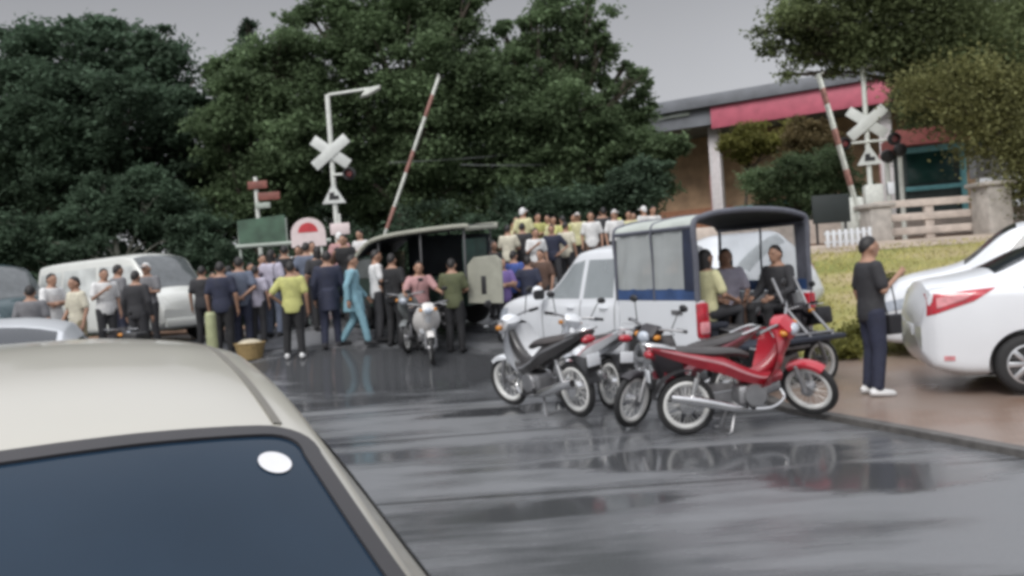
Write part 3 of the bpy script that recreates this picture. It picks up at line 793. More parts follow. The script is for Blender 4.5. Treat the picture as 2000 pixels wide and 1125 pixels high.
m_ = MB(); m_.slab([(.80, 1.02), (.84, 1.85), (.55, 1.99), (-.25, 2.0), (-.25, 1.02)], .02, .006, M=T(-1.0, 0, 0) @ rot('Z', 90)); m_.build('front_curtain', mat('dark curtain', (.02, .024, .03), .8, var=.3), pk)
for s in (-1, 1):
    for xa, xb in ((-.93, -.915), (-.125, -.11), (.885, .90)): psh.pane([(xa, .50), (xb, .50), (xb, 1.10), (xa, 1.10)], s, 1, 8, .004).build('door_gap', TRIM, pk)
# steps, dark rack and hanging plate on the tailgate
m_ = MB()
for y in (-.55, -.2): m_.tube([(-3.12, y, .62), (-2.75, y - .02, .95), (-2.6, y, 1.28)], .018, 8)
m_.tube([(-3.1, -.58, .66), (-3.1, .1, .66)], .016, 8)
m_.build('grab_rail', STEEL, pk)

# --- the open sided truck with a long canopy
JG = mat('dark green paint', (.018, .035, .028), .4, var=.2, coat=.3)
JC = mat('canvas cream', (.30, .30, .25), .7, var=.12, scale=5)
p = gp(833, 16.2)
jp = vehicle('canopied_truck', 'dark open sided truck under a long pale edged canopy with a cream end panel', 'truck', (p.x, p.y), R(160), 2.2, flat=.25, size=.94)
m_ = MB(); m_.slab([(-1.3, .50), (-1.35, 1.05), (.75, 1.05), (.75, .50)], 1.45, .04); m_.build('bed', JG, jp)
m_ = MB(); m_.slab([(.75, .45), (.75, 1.58), (1.2, 1.55), (1.5, 1.08), (1.72, 1.0), (1.76, .45)], 1.4, .08); m_.build('cab', JG, jp)
for s in (-1, 1):
    m_ = MB(); m_.slab([(.82, 1.08), (.82, 1.48), (1.16, 1.46), (1.38, 1.09)], .012, .003, y0=s * .708); m_.build('side_window', SGLASS, jp)
    for xw in (-.85, 1.2): wheel(jp, (xw, s * .64, .34), .34, .2, s, STEEL, 5)
    for x in (-1.25, -.3, .65): m_ = MB(); m_.tube([(x, s * .70, 1.05), (x, s * .70, 2.02 - .06 * (x + 1.25))], .022, 8); m_.build('canopy_post', TRIM, jp)
    m_ = MB(); m_.box((-.3, s * .52, 1.02), (1.9, .3, .06), None, .02); m_.build('bench_seat', BLACK, jp)
    m_ = MB(); m_.tube([(-1.36, s * .79, 2.04), (-1.3, s * .80, 2.08), (-.4, s * .81, 2.02), (.4, s * .81, 1.93), (.85, s * .80, 1.80), (1.15, s * .78, 1.52)], .045, 8, sub=3); m_.build('canopy_edge', JC, jp)
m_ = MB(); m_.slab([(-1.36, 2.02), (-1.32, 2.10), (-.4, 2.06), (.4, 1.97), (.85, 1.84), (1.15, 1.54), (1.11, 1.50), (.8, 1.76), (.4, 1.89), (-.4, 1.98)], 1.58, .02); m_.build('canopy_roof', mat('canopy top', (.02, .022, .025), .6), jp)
m_ = MB(); m_.tube([(-1.36, -.79, 2.03), (-1.36, .79, 2.03)], .045, 8); m_.build('canopy_edge', JC, jp)
EP = T(-1.32, .72, .06) @ rot('Z', 178)
m_ = MB(); m_.slab([(-.02, .50), (-.02, 1.25), (.12, 1.40), (.60, 1.44), (.72, 1.33), (.72, .50)], .06, .025, M=EP); pn = m_.build('end_panel', JC, jp)
m_ = MB(); m_.box((.33, 0, .86), (.11, .075, .36), EP, .01); m_.build('panel_slot', BLACK, pn)
m_ = MB(); m_.box((-.28, -.66, 1.45), (1.9, .04, .9), None, .01); m_.build('far_curtain', mat('dark curtain', (.02, .024, .03), .8, var=.3), jp)
m_ = MB(); m_.box((-1.2, .05, 1.45), (.08, 1.15, .75), None, .03); m_.build('rear_curtain', mat('green curtain', (.02, .05, .04), .7, var=.3), jp)
# ------------------------------------------------------------------ motorbikes (x forward, wheels at x = -.61 and .61)
def moto(name, label, M, body_m, seat_m, group, steer=0.0, accent=None, rider_box=False, shield=None, rim_m=None, ex=-1):
    t = thing(name, label, 'motorbike', M=M, group=group)
    r = .285; accent = accent or body_m; shield = shield or body_m
    rim_m = rim_m or mat('pale wheel rim', (.74, .74, .72), .35, .1, var=.08)
    S = T(.46, 0, .80) @ rot('Y', -26) @ rot('Z', steer) @ rot('Y', 26) @ T(-.46, 0, -.80)     # steering turn
    def bike_wheel(cx, MM, drum):
        mb = MB(); n = 40
        mb.tube([(cx + (r - .032) * math.cos(2 * math.pi * k / n), 0, r + (r - .032) * math.sin(2 * math.pi * k / n)) for k in range(n)], .033, 8, MM, closed=True)
        ty = mb.build('wheel', RUBBER, t)
        mb = MB()
        mb.tube([(cx + (r - .076) * math.cos(2 * math.pi * k / n), 0, r + (r - .076) * math.sin(2 * math.pi * k / n)) for k in range(n)], .026, 8, MM, closed=True, flat=(1.0, 1.0))
        for k in range(28):
            a = 2 * math.pi * k / 28; s = 1 if k % 2 else -1; a2 = a + .35 * (1 if k % 4 < 2 else -1)
            mb.tube([(cx + .05 * math.cos(a2), s * .03, r + .05 * math.sin(a2)), (cx + (r - .085) * math.cos(a), 0, r + (r - .085) * math.sin(a))], .0028, 4, MM)
        mb.build('rim', rim_m, ty)
        mb = MB(); mb.lathe([(.02, -.065), (drum * .9, -.06), (drum, -.03), (drum, .03), (drum * .9, .06), (.02, .065)], 24, MM @ T(cx, 0, r) @ rot('X', 90)); mb.build('hub', CHROME if drum > .07 else STEEL, ty)
    bike_wheel(-.61, Matrix.Identity(4), .085); bike_wheel(.61, S, .065)
    # fork and front end turn together
    mb = MB()
    for s in (-1, 1): mb.tube([(.61, s * .085, r), (.575, s * .085, .42), (.52, s * .08, .56)], [.026, .026, .018], 8, S)
    mb.build('fork', STEEL, t)
    mb = MB(); rows = []
    for i in range(13):
        a = R(58 + 72 * i / 12); q = r + .024
        rows.append([(.61 + (q - dq) * math.cos(a), yy, r + (q - dq) * math.sin(a)) for yy, dq in ((-.062, .05), (-.06, .015), (-.03, 0), (.03, 0), (.06, .015), (.062, .05))])
    mb.grid(rows, S); mb.grid([x[::-1] for x in rows], S @ T(.61, 0, r) @ Matrix.Scale(.985, 4) @ T(-.61, 0, -r)); mb.build('front_fender', shield, t)
    mb = MB(); mb.slab([(.52, .95), (.41, 1.05), (.30, 1.02), (.28, .96), (.36, .88), (.50, .84)], .20, .05, S); hc = mb.build('handlebar_cover', shield, t)
    mb = MB(); mb.ell((.50, 0, .925), (.05, .075, .06), S); mb.build('headlight', LAMPW, hc)
    for s in (-1, 1):
        mb = MB(); mb.ell((.44, s * .125, .93), (.05, .03, .03), S); mb.build('indicator', mat('amber lens', (.55, .22, .03), .2), hc)
    mb = MB(); mb.tube([(.30, -.35, 1.02), (.36, -.2, 1.02), (.40, 0, .99), (.36, .2, 1.02), (.30, .35, 1.02)], .014, 8, S, sub=3)
    hb = mb.build('handlebar', STEEL, t)
    for s in (-1, 1):
        mb = MB(); mb.tube([(.31, s * .26, 1.02), (.295, s * .37, 1.02)], .019, 8, S); mb.build('grip', BLACK, hb)
        mb = MB(); mb.tube([(.345, s * .22, 1.02), (.33, s * .27, 1.18), (.31, s * .30, 1.24)], .006, 6, S); mb.ell((.305, s * .32, 1.25), (.018, .055, .038), S); mb.build('mirror', BLACK, t)
        mb = MB(); mb.tube([(.34, s * .2, 1.0), (.44, s * .33, 1.0)], .006, 5, S); mb.build('lever', CHROME, hb)
    # leg shield: two wings that flare from the head down
    mb = MB(); rows = []
    for i in range(9):
        u = i / 8; x = .44 - .17 * u + .05 * math.sin(u * 3); z = .93 - .53 * u; hw = .09 + .155 * math.sin(math.pi * min(1, u * .75 + .12))
        rows.append([(x - .17 * (abs(v) ** 1.5) - .02, v * hw, z) for v in (-1, -.75, -.5, -.25, 0, .25, .5, .75, 1)])
    mb.grid(rows); mb.grid([[(a - .018, b_, c_) for a, b_, c_ in x][::-1] for x in rows]); mb.build('leg_shield', shield, t)
    mb = MB(); mb.tube([(.42, 0, .86), (.30, 0, .66), (.12, 0, .52), (-.08, 0, .50)], [.06, .06, .065, .06], 10, sub=4, flat=(1, 1.1)); mb.build('frame_cover', body_m, t)
    # side cowls sweep from the foot well up to the tail
    for s in (-1, 1):
        mb = MB(); rows = []
        path = [(.30, .50, .05), (.12, .48, .055), (-.06, .54, .075), (-.26, .64, .085), (-.50, .72, .075), (-.74, .80, .055), (-.92, .86, .03)]
        pp, hh = spline([Vector((x, 0, z)) for x, z, h_ in path], [h_ for *_, h_ in path], 4)
        for p_, h_ in zip(pp, hh):
            yw = .13 - .05 * max(0, -(p_.x + .45)) * 1.6
            rows.append([(p_.x, s * (yw - .05), p_.z + h_), (p_.x, s * yw, p_.z + h_ * .5), (p_.x, s * (yw + .012), p_.z), (p_.x, s * (yw - .02), p_.z - h_), (p_.x, s * (yw - .07), p_.z - h_ * .7)])
        mb.loft(rows if s < 0 else [x[::-1] for x in rows]); sc_ = mb.build('side_cowl', body_m, t)
        mb = MB(); mb.grid([[(p_.x, s * (.13 - .05 * max(0, -(p_.x + .45)) * 1.6 + .014), p_.z + dz * h_) for dz in ((.1, .42) if s < 0 else (.42, .1))] for p_, h_ in list(zip(pp, hh))[3:-2]]); mb.build('stripe', accent, sc_)
    mb = MB(); mb.tube([(.02, 0, .70), (-.12, 0, .745), (-.35, 0, .765), (-.60, 0, .80), (-.86, 0, .845)], [.06, .095, .125, .115, .07], 12, sub=4, flat=(1, .45)); mb.build('seat', seat_m, t)
    mb = MB(); mb.tube([(-.70, -.10, .84), (-.95, -.10, .90), (-1.0, 0, .905), (-.95, .10, .90), (-.70, .10, .84)], .012, 8, sub=3); mb.build('grab_rail', CHROME, t)
    mb = MB(); mb.ell((-.93, 0, .80), (.05, .085, .045)); mb.build('tail_light', LAMPR, t)
    mb = MB(); rows = []
    for i in range(11):
        a = R(60 + 105 * i / 10); q = r + .045
        rows.append([(-.61 + q * math.cos(a), yy, r + q * math.sin(a)) for yy in (-.07, -.03, .03, .07)])
    mb.grid(rows); mb.box((-.945, 0, .56), (.015, .17, .16), rot('Y', 0), .004); mb.build('rear_fender', BLACK, t)
    mb = MB(); mb.box((-.96, 0, .60), (.008, .16, .12), None, .002); mb.build('number_plate', WHITE, t)
    # engine, exhaust, chain case, shocks, stand, pegs
    mb = MB(); mb.box((.02, 0, .33), (.30, .22, .20), None, .05); mb.tube([(.12, 0, .36), (.30, 0, .40)], [.075, .07], 12)
    mb.lathe([(.10, -.14), (.11, -.12), (.11, .12), (.10, .14)], 20, T(.03, 0, .33) @ rot('X', 90)); mb.build('engine', STEEL, t)
    mb = MB(); mb.tube([(.30, ex * .03, .36), (.32, ex * .08, .27), (.16, ex * .13, .20), (-.12, ex * .14, .22)], .016, 8, sub=4); mb.tube([(-.10, ex * .14, .22), (-.22, ex * .15, .245), (-.55, ex * .17, .34), (-.80, ex * .175, .40)], [.02, .042, .048, .036], 12, sub=3); mb.build('exhaust', CHROME, t)
    mb = MB(); mb.slab([(-.02, .30), (-.05, .37), (-.60, .345), (-.67, .29), (-.60, .235), (-.05, .27)], .035, .012, y0=-ex * .085); mb.build('chain_case', STEEL, t)
    for s in (-1, 1):
        mb = MB(); mb.tube([(-.60, s * .115, r), (-.50, s * .115, .60)], .012, 8); mb.tube([(-.58, s * .115, .36), (-.52, s * .115, .55)], .03, 10); mb.build('shock_absorber', CHROME, t)
        mb = MB(); mb.tube([(-.06, s * .12, .245), (-.06, s * .30, .25)], .018, 8); mb.build('foot_peg', BLACK, t)
    mb = MB()
    for s in (-1, 1): mb.tube([(-.16, s * .08, .24), (-.24, s * .15, .015), (-.30, s * .17, .012)], .013, 8, sub=2)
    mb.tube([(-.24, -.15, .018), (-.24, .15, .018)], .012, 6); mb.build('stand', STEEL, t)
    if rider_box:
        mb = MB(); mb.box((.62, 0, .86), (.26, .34, .22), S, .03); mb.build('basket', BLACK, t)
    return t
def bike_M(a, b_, lean=0.0, flip=False):
    "matrix from the ground points under the rear and the front wheel"
    a, b_ = Vector(a), Vector(b_)
    d = b_ - a; yaw = math.atan2(d.y, d.x); mid = (a + b_) / 2
    return T(mid.x, mid.y, (a.z + b_.z) / 2 + .008) @ Matrix.Rotation(yaw, 4, 'Z') @ Matrix.Rotation(-math.atan2(d.z, math.hypot(d.x, d.y)), 4, 'Y') @ Matrix.Rotation(R(lean), 4, 'X')
def span(px, py, yaw_deg):
    "rear wheel at a photo pixel, bike heading yaw"
    a = G(px, py); c, s = math.cos(R(yaw_deg)), math.sin(R(yaw_deg))
    b_ = Vector((a.x + 1.22 * c, a.y + 1.22 * s, 0)); b_.z = gz(b_.x, b_.y); return a, b_
bg = 'motorbikes parked by the pickup'
SEATG = mat('grey seat vinyl', (.055, .05, .05), .4, var=.2)
a, b_ = span(1345, 850, 5)
b_.z = max(b_.z, .03)
moto('motorbike', 'bright red motorbike with pale rims, its front wheel turned on the brick pavement', bike_M(a, b_, 2), RED, SEATG, bg, steer=-50, accent=mat('pink stripe', (.50, .25, .27), .3), shield=paint('bright red paint', (.42, .02, .036)))
b2 = G(1243, 838); yaw = 205
a2 = b2 - Vector((1.22 * math.cos(R(yaw)), 1.22 * math.sin(R(yaw)), 0)); a2.z = gz(a2.x, a2.y)
moto('motorbike', 'black and dark red motorbike with its bare front wheel just behind the bright red one', bike_M(a2, b2, -3), paint('dark red paint', (.13, .012, .022)), SEATG, bg, steer=18, shield=mat('matt black paint', (.025, .022, .026), .4))
a, b_ = span(1125, 814, 124)
moto('motorbike', 'dark motorbike with a white leg shield and chrome exhaust in front of the pickup bonnet', bike_M(a, b_, -6) @ Matrix.Scale(1.12, 4), mat('charcoal paint', (.035, .032, .032), .35, coat=.4), mat('brown seat vinyl', (.05, .042, .04), .45), bg, steer=10, accent=STEEL, ex=1, shield=WHITE)
a, b_ = span(1190, 800, 112)
moto('motorbike', 'white motorbike seen from its tail between the white shielded motorbike and the dark red one', bike_M(a, b_, 5) @ Matrix.Scale(1.05, 4), WHITE, mat('brown seat vinyl', (.05, .042, .04), .45), bg, steer=-14, accent=mat('pink stripe', (.50, .25, .27), .3), ex=1)
a, b_ = span(1425, 765, 8)
moto('motorbike', 'black motorbike standing between the red motorbike and the tailgate', bike_M(a, b_, 3), mat('matt black paint', (.025, .022, .026), .4), SEATG, bg, steer=20, rider_box=True, accent=STEEL)
# the red and white one that faces us in front of the dark truck
b2 = gp(843, 14.2); yaw = -76
a2 = b2 - Vector((1.22 * math.cos(R(yaw)), 1.22 * math.sin(R(yaw)), 0)); a2.z = gz(a2.x, a2.y)
moto('motorbike', 'white and red motorbike coming head on, ridden by a person in a pink top', bike_M(a2, b2, 0), WHITE, SEATG, bg, steer=-6, accent=RED, shield=paint('off white paint', (.62, .60, .58)))
b3 = gp(798, 14.8); yaw = -100
a3 = b3 - Vector((1.22 * math.cos(R(yaw)), 1.22 * math.sin(R(yaw)), 0)); a3.z = gz(a3.x, a3.y)
moto('motorbike', 'grey motorbike half hidden behind the white and red one', bike_M(a3, b3, 0), mat('grey paint', (.16, .17, .17), .3), SEATG, bg, accent=STEEL)
a, b_ = gp(140, 13.6), gp(140, 13.6)
a = gp(135, 13.4); b_ = a + Vector((1.15, -.2, 0)); b_.z = gz(b_.x, b_.y)
moto('motorbike', 'black motorbike in front of the white van, only its upper part showing', bike_M(a, b_, 0), mat('matt black paint', (.025, .022, .026), .4), SEATG, bg, rider_box=True)

# ------------------------------------------------------------------ people (face +y, stand on z = 0, about 1.70 tall)
def person_pose(kind):
    P = dict(pel=Vector((0, 0, .93)), lean=0.0)
    def arm(s, el, wr): P['arm%d' % s] = [Vector((s * .185, 0, .46)) + P['pel'], Vector((s * el[0], el[1], el[2])), Vector((s * wr[0], wr[1], wr[2]))]
    def leg(s, kn, an): P['leg%d' % s] = [P['pel'] + Vector((s * .09, 0, -.03)), Vector((s * kn[0], kn[1], kn[2])), Vector((s * an[0], an[1], an[2]))]
    leg(1, (.10, .02, .50), (.11, -.03, .085)); leg(-1, (.10, .02, .50), (.11, -.03, .085))
    arm(1, (.25, -.03, 1.12), (.25, .05, .87)); arm(-1, (.25, -.03, 1.12), (.25, .05, .87))
    if kind == 'phone': arm(1, (.24, .04, 1.13), (.10, .27, 1.28))
    if kind == 'fold': arm(1, (.25, .06, 1.14), (-.07, .21, 1.17)); arm(-1, (.25, .06, 1.14), (-.07, .19, 1.12))
    if kind == 'back': arm(1, (.26, -.10, 1.14), (.05, -.19, .98)); arm(-1, (.26, -.10, 1.14), (.06, -.18, 1.0))
    if kind == 'hip': arm(-1, (.36, -.06, 1.14), (.20, .07, .99)); leg(-1, (.13, .05, .50), (.15, .03, .085))
    if kind == 'walk': leg(1, (.10, .14, .52), (.10, .22, .10)); leg(-1, (.10, -.02, .50), (.10, -.27, .13)); arm(1, (.24, -.12, 1.13), (.25, -.10, .88)); arm(-1, (.24, .08, 1.12), (.24, .24, .92))
    if kind == 'step': leg(1, (.10, .10, .51), (.11, .10, .085)); leg(-1, (.11, 0, .50), (.12, -.10, .085)); arm(1, (.25, .02, 1.12), (.22, .17, .91))
    if kind in ('sit', 'ride'):
        P['pel'] = Vector((0, 0, .52 if kind == 'sit' else .90)); z = P['pel'].z
        for s in (-1, 1):
            if kind == 'sit': leg(s, (.13, .42, z - .01), (.14, .40, z - .43)); arm(s, (.26, .08, z + .20), (.17, .33, z + .12))
            else: leg(s, (.21, .34, z - .10), (.20, .16, z - .52)); arm(s, (.30, .20, z + .24), (.32, .46, z + .20))
    return P
HEADC = (0, .02, .665)
def torso(mb, P, g, z0, z1, ln):
    prof = [(-.13, .135, .105), (-.05, .165, .118), (.02, .165, .115), (.13, .145, .10), (.26, .155, .108), (.38, .178, .118), (.46, .172, .105), (.51, .125, .085), (.555, .062, .062), (.63, .055, .058)]
    rings = []
    for z, rx, ry in prof:
        if z < z0 - .001 or z > z1 + .001: continue
        y = ln * max(0, z) ** 1.0
        rings.append([tuple(P['pel'] + Vector(((rx + g) * math.cos(2 * math.pi * k / 20), (ry + g) * math.sin(2 * math.pi * k / 20) + y, z))) for k in range(20)])
    mb.loft(rings)
def limb(mb, pts, rs):
    mb.tube(pts, rs, 10, sub=1)
    for p_, r_ in zip(pts, rs): mb.ell(tuple(p_), (r_, r_, r_), nu=10, nv=6)
def lerp(a, b_, t): return a + (b_ - a) * t
PCACHE = {}
def person_meshes(kind, sleeve, hem, leglen, hair):
    key = (kind, sleeve, hem, leglen, hair)
    if key in PCACHE: return PCACHE[key]
    P = person_pose(kind); pel = P['pel']; ln = {'ride': .10, 'sit': .04}.get(kind, 0.0)
    dy = Vector((0, ln * .6, 0)); hc = pel + Vector(HEADC) + dy
    out_ = {}
    kb = ('body', kind)
    if kb not in PCACHE:
        mb = MB(); torso(mb, P, 0, -.13, .63, ln)
        for s in (-1, 1):
            A = [v.copy() for v in P['arm%d' % s]]; A[0] += dy * .8
            limb(mb, A, [.052, .041, .028])
            hd = (A[2] - A[1]).normalized(); limb(mb, [A[2], A[2] + hd * .075], [.027, .033])
            Lg = P['leg%d' % s]; limb(mb, Lg, [.088, .056, .040])
        mb.ell(tuple(hc), (.077, .097, .118), nu=16, nv=12); mb.ell(tuple(hc + Vector((0, .028, -.062))), (.055, .068, .062))
        mb.ell(tuple(hc + Vector((0, .10, -.02))), (.015, .024, .026)); mb.ell(tuple(hc + Vector((0, .085, .022))), (.055, .02, .018))
        mb.ell(tuple(hc + Vector((0, .088, -.062))), (.026, .014, .010))
        for s in (-1, 1): mb.ell(tuple(hc + Vector((s * .079, -.005, -.012))), (.014, .026, .036))
        me = applied(mb, [('REMESH', dict(mode='VOXEL', voxel_size=.0125)), ('SMOOTH', dict(factor=.5, iterations=3))])
        bm = bmesh.new(); bm.from_mesh(me); fm = MB()
        for s in (-1, 1):       # five fingers on each hand
            A = P['arm%d' % s]; hd = (A[2] - A[1]).normalized(); base = A[2] + hd * .085 + dy * .8
            inw = Vector((-s, 0, 0)); inw = (inw - hd * inw.dot(hd)).normalized(); side = hd.cross(inw).normalized()
            if side.y < 0 and abs(side.y) > .3: side = -side
            for i, ln_ in enumerate((.070, .080, .074, .058)):
                o_ = base + side * (.024 - .016 * i)
                fm.tube([o_ - hd * .02, o_ + hd * ln_ * .5, o_ + hd * ln_ * .85 + inw * .014, o_ + hd * ln_ + inw * .03], [.0095, .009, .008, .006], 6)
            o_ = A[2] + hd * .035 + side * .028 + dy * .8
            fm.tube([o_ - side * .01, o_ + hd * .03 + side * .018 + inw * .008, o_ + hd * .062 + side * .02 + inw * .02], [.012, .0105, .008], 6)
        n0 = len(bm.verts); vs = [bm.verts.new(v) for v in fm.v]
        for f in fm.f:
            try: bm.faces.new([vs[i] for i in f])
            except ValueError: pass
        bm.to_mesh(me); bm.free(); me.materials.append(SKIN)
        me.polygons.foreach_set('use_smooth', [True] * len(me.polygons)); me.name = 'body'; PCACHE[kb] = me
    out_['body'] = PCACHE[kb]
    mb = MB(); torso(mb, P, .020, -.13 if hem else -.05, .51, ln)
    if hem > 1: mb.tube([pel + Vector((0, 0, .1)), pel + Vector((0, 0, -.28))], [.17, .21], 16, flat=(1, .8))
    for s in (-1, 1):
        A = [v.copy() for v in P['arm%d' % s]]; A[0] += dy * .8; A[0] -= Vector((s * .01, 0, .005))
        if sleeve: limb(mb, [A[0], A[1], lerp(A[1], A[2], .93)], [.074, .062, .048])
        else: limb(mb, [A[0], lerp(A[0], A[1], .75)], [.074, .068])
    me = applied(mb, [('REMESH', dict(mode='VOXEL', voxel_size=.017)), ('SMOOTH', dict(factor=.5, iterations=4))]); me.materials.append(None)
    me.polygons.foreach_set('use_smooth', [True] * len(me.polygons)); me.name = 'shirt'; out_['shirt'] = me
    mb = MB(); torso(mb, P, .012, -.13, .02, 0)
    for s in (-1, 1):
        Lg = P['leg%d' % s]
        if leglen: limb(mb, [Lg[0], Lg[1], lerp(Lg[1], Lg[2], .94)], [.108, .078, .066])
        else: limb(mb, [Lg[0], lerp(Lg[0], Lg[1], .92)], [.11, .095])
    me = applied(mb, [('REMESH', dict(mode='VOXEL', voxel_size=.017)), ('SMOOTH', dict(factor=.5, iterations=4))]); me.materials.append(None)
    me.polygons.foreach_set('use_smooth', [True] * len(me.polygons)); me.name = 'trousers'; out_['trousers'] = me
    # hair: a shell over the skull, lower at the back
    mb = MB(); rows = []
    drop = {'short': .02, 'long': -.20, 'cap': .03}[hair]
    for i in range(9):
        row = []
        for k in range(21):
            a = math.pi * 2 * k / 20; back = .5 - .5 * math.sin(a)
            lim = math.pi * (.25 + .40 * back ** 1.1); th = lim * i / 8
            jj = (1 + rnd.uniform(-.03, .03)) if i > 1 and k < 20 else 1; p_ = hc + Vector((.084 * jj * math.sin(th) * math.cos(a), .105 * jj * math.sin(th) * math.sin(a) - .004, .126 * jj * math.cos(th)))
            if hair == 'long' and i == 8 and back > .45: p_.z -= .17; p_.y -= .005
            row.append(tuple(p_))
        rows.append(row)
    mb.grid(rows); mb.grid([[tuple(hc + (Vector(q) - hc) * .93) for q in r_][::-1] for r_ in rows])
    if hair == 'cap': mb.slab([(.06, .035), (.10, .06), (.185, .045), (.17, .03)], .12, .01, M=T(hc) @ rot('Z', 90))
    out_['hair'] = mb
    sh_ = []
    for s in (-1, 1):
        mb2 = MB(); an = P['leg%d' % s][2]; z = an.z - .085
        mb2.tube([(an.x, an.y - .085, z + .045), (an.x, an.y - .04, z + .05), (an.x + s * .008, an.y + .06, z + .042), (an.x + s * .012, an.y + .15, z + .03), (an.x + s * .01, an.y + .185, z + .026)], [.032, .047, .048, .04, .018], 10, sub=2, flat=(1, .9))
        mb2.ell((an.x, an.y - .02, z + .075), (.044, .055, .04)); sh_.append(mb2)
    out_['shoe'] = sh_; out_['hc'] = hc; out_['P'] = P
    PCACHE[key] = out_
    return out_
HM = {}
CLOTH = {}
def cloth(name, col):
    if name not in CLOTH: CLOTH[name] = mat(name + ' cloth', col, .8, var=.16, scale=9, bump=.35, bscale=14)
    return CLOTH[name]
COL = dict(black=(.016, .016, .018), navy=(.022, .026, .05), grey=(.16, .16, .17), greyblue=(.11, .13, .18), lilac=(.40, .38, .46), white=(.62, .62, .62), cream=(.55, .52, .42), yellow=(.46, .46, .17), paleyellow=(.56, .54, .32),
           teal=(.20, .36, .43), blue=(.05, .09, .30), purple=(.16, .11, .30), pink=(.42, .24, .24), brown=(.10, .06, .045), olive=(.09, .10, .05), darkteal=(.02, .07, .08), khaki=(.26, .22, .14), charcoal=(.03, .03, .034))
def person(label, loc, yaw, kind='stand', shirt='white', pants='navy', shoes='black', hair='short', sleeve=0, hem=1, leglen=1, scale=1.0, group=None, faced=False, haircol=None, skin=None):
    D = person_meshes(kind, sleeve, hem, leglen, hair)
    t = thing('person', label, 'person', group=group, M=T(loc[0], loc[1], loc[2]) @ Matrix.Rotation(yaw, 4, 'Z') @ Matrix.Scale(scale, 4))
    b_ = link('body', D['body'], t)
    if skin: b_.material_slots[0].link = 'OBJECT'; b_.material_slots[0].material = skin
    for nm, cn in (('shirt', shirt), ('trousers', pants)):
        o = link(nm, D[nm], t); o.material_slots[0].link = 'OBJECT'; o.material_slots[0].material = cloth(cn, COL[cn])
    def shared(k, mb, nm, m_):
        kk = (k, id(mb))
        if kk not in HM: HM[kk] = mb.build(nm, m_, t); o = HM[kk]; return o
        o = link(nm, HM[kk].data, t); o.material_slots[0].link = 'OBJECT'; o.material_slots[0].material = m_; return o
    shared('hair', D['hair'], 'cap' if hair == 'cap' else 'hair', haircol or (cloth('white', COL['white']) if hair == 'cap' else HAIR))
    for mb in D['shoe']: shared('shoe', mb, 'shoe', cloth(shoes + ' shoe', COL[shoes]))
    if faced:
        for s in (-1, 1):
            mb = MB(); mb.ell(tuple(D['hc'] + Vector((s * .032, .086, .006))), (.014, .008, .007)); mb.build('eye', HAIR, t)
    return t
def facing_cam(p, deg=0): # yaw that turns +y towards the camera, then deg
    return math.atan2(-(CAM.y - p.y), -(CAM.x - p.x)) + R(90) + R(deg)
def fc(p, deg): return math.atan2(CAM.y - p.y, CAM.x - p.x) - R(90) + R(deg)
def stand(label, px, D, deg, **kw):
    p = gp(px, D); return person(label, p, fc(p, deg), **kw)
cw = 'people gathered at the level crossing'
# in front of the white van
stand('person in grey shirt seen from behind in front of the dark teal van', 72, 13.8, 170, kind='stand', shirt='grey', pants='charcoal', group=cw, scale=.98)
stand('person in white shirt close behind the person in grey shirt', 112, 15.2, 40, kind='fold', shirt='white', pants='charcoal', group=cw)
stand('person in cream shirt stooping over the black motorbike by the van', 160, 14.6, -60, kind='step', shirt='cream', pants='khaki', group=cw)
stand('person in white shirt at the middle window of the van', 214, 16.0, 20, kind='phone', shirt='white', pants='charcoal', group=cw)
stand('person in pale grey shirt beside the sliding door of the van', 240, 16.8, 120, kind='hip', shirt='grey', pants='navy', group=cw, scale=1.02)
stand('tall person in black standing before the front door of the van', 276, 15.4, 150, kind='stand', shirt='charcoal', pants='charcoal', sleeve=1, group=cw, scale=1.0, shoes='white')
stand('person in white cap at the front door of the van', 298, 16.6, -30, kind='fold', shirt='grey', pants='charcoal', hair='cap', group=cw, scale=1.03)
# the nearer group
stand('man in dark navy shirt next to the yellow marker post', 442, 15.2, 165, kind='stand', shirt='navy', pants='black', group=cw, scale=1.04)
stand('man in grey blue shirt with hands behind his back by the yellow basket', 478, 15.6, 175, kind='back', shirt='greyblue', pants='navy', group=cw, scale=1.03)
stand('short person in lilac shirt between the grey blue shirt and the white shirt', 508, 15.8, 160, kind='stand', shirt='lilac', pants='charcoal', group=cw, scale=.88)
stand('person in white shirt with a black shoulder bag', 540, 16.0, 150, kind='hip', shirt='lilac', pants='greyblue', hair='long', group=cw, scale=1.0)
stand('person in bright yellow shirt and black trousers with white shoes', 579, 14.4, 172, kind='hip', shirt='yellow', pants='black', shoes='white', hem=1, group=cw, scale=1.0)
stand('person in long dark navy jacket beside the person in yellow', 650, 14.9, 178, kind='step', shirt='navy', pants='navy', sleeve=1, hem=2, shoes='charcoal', group=cw, scale=1.03)
stand('person wrapped in a pale teal raincoat', 697, 15.0, 90, kind='walk', shirt='teal', pants='teal', sleeve=1, hem=2, group=cw, scale=.98)
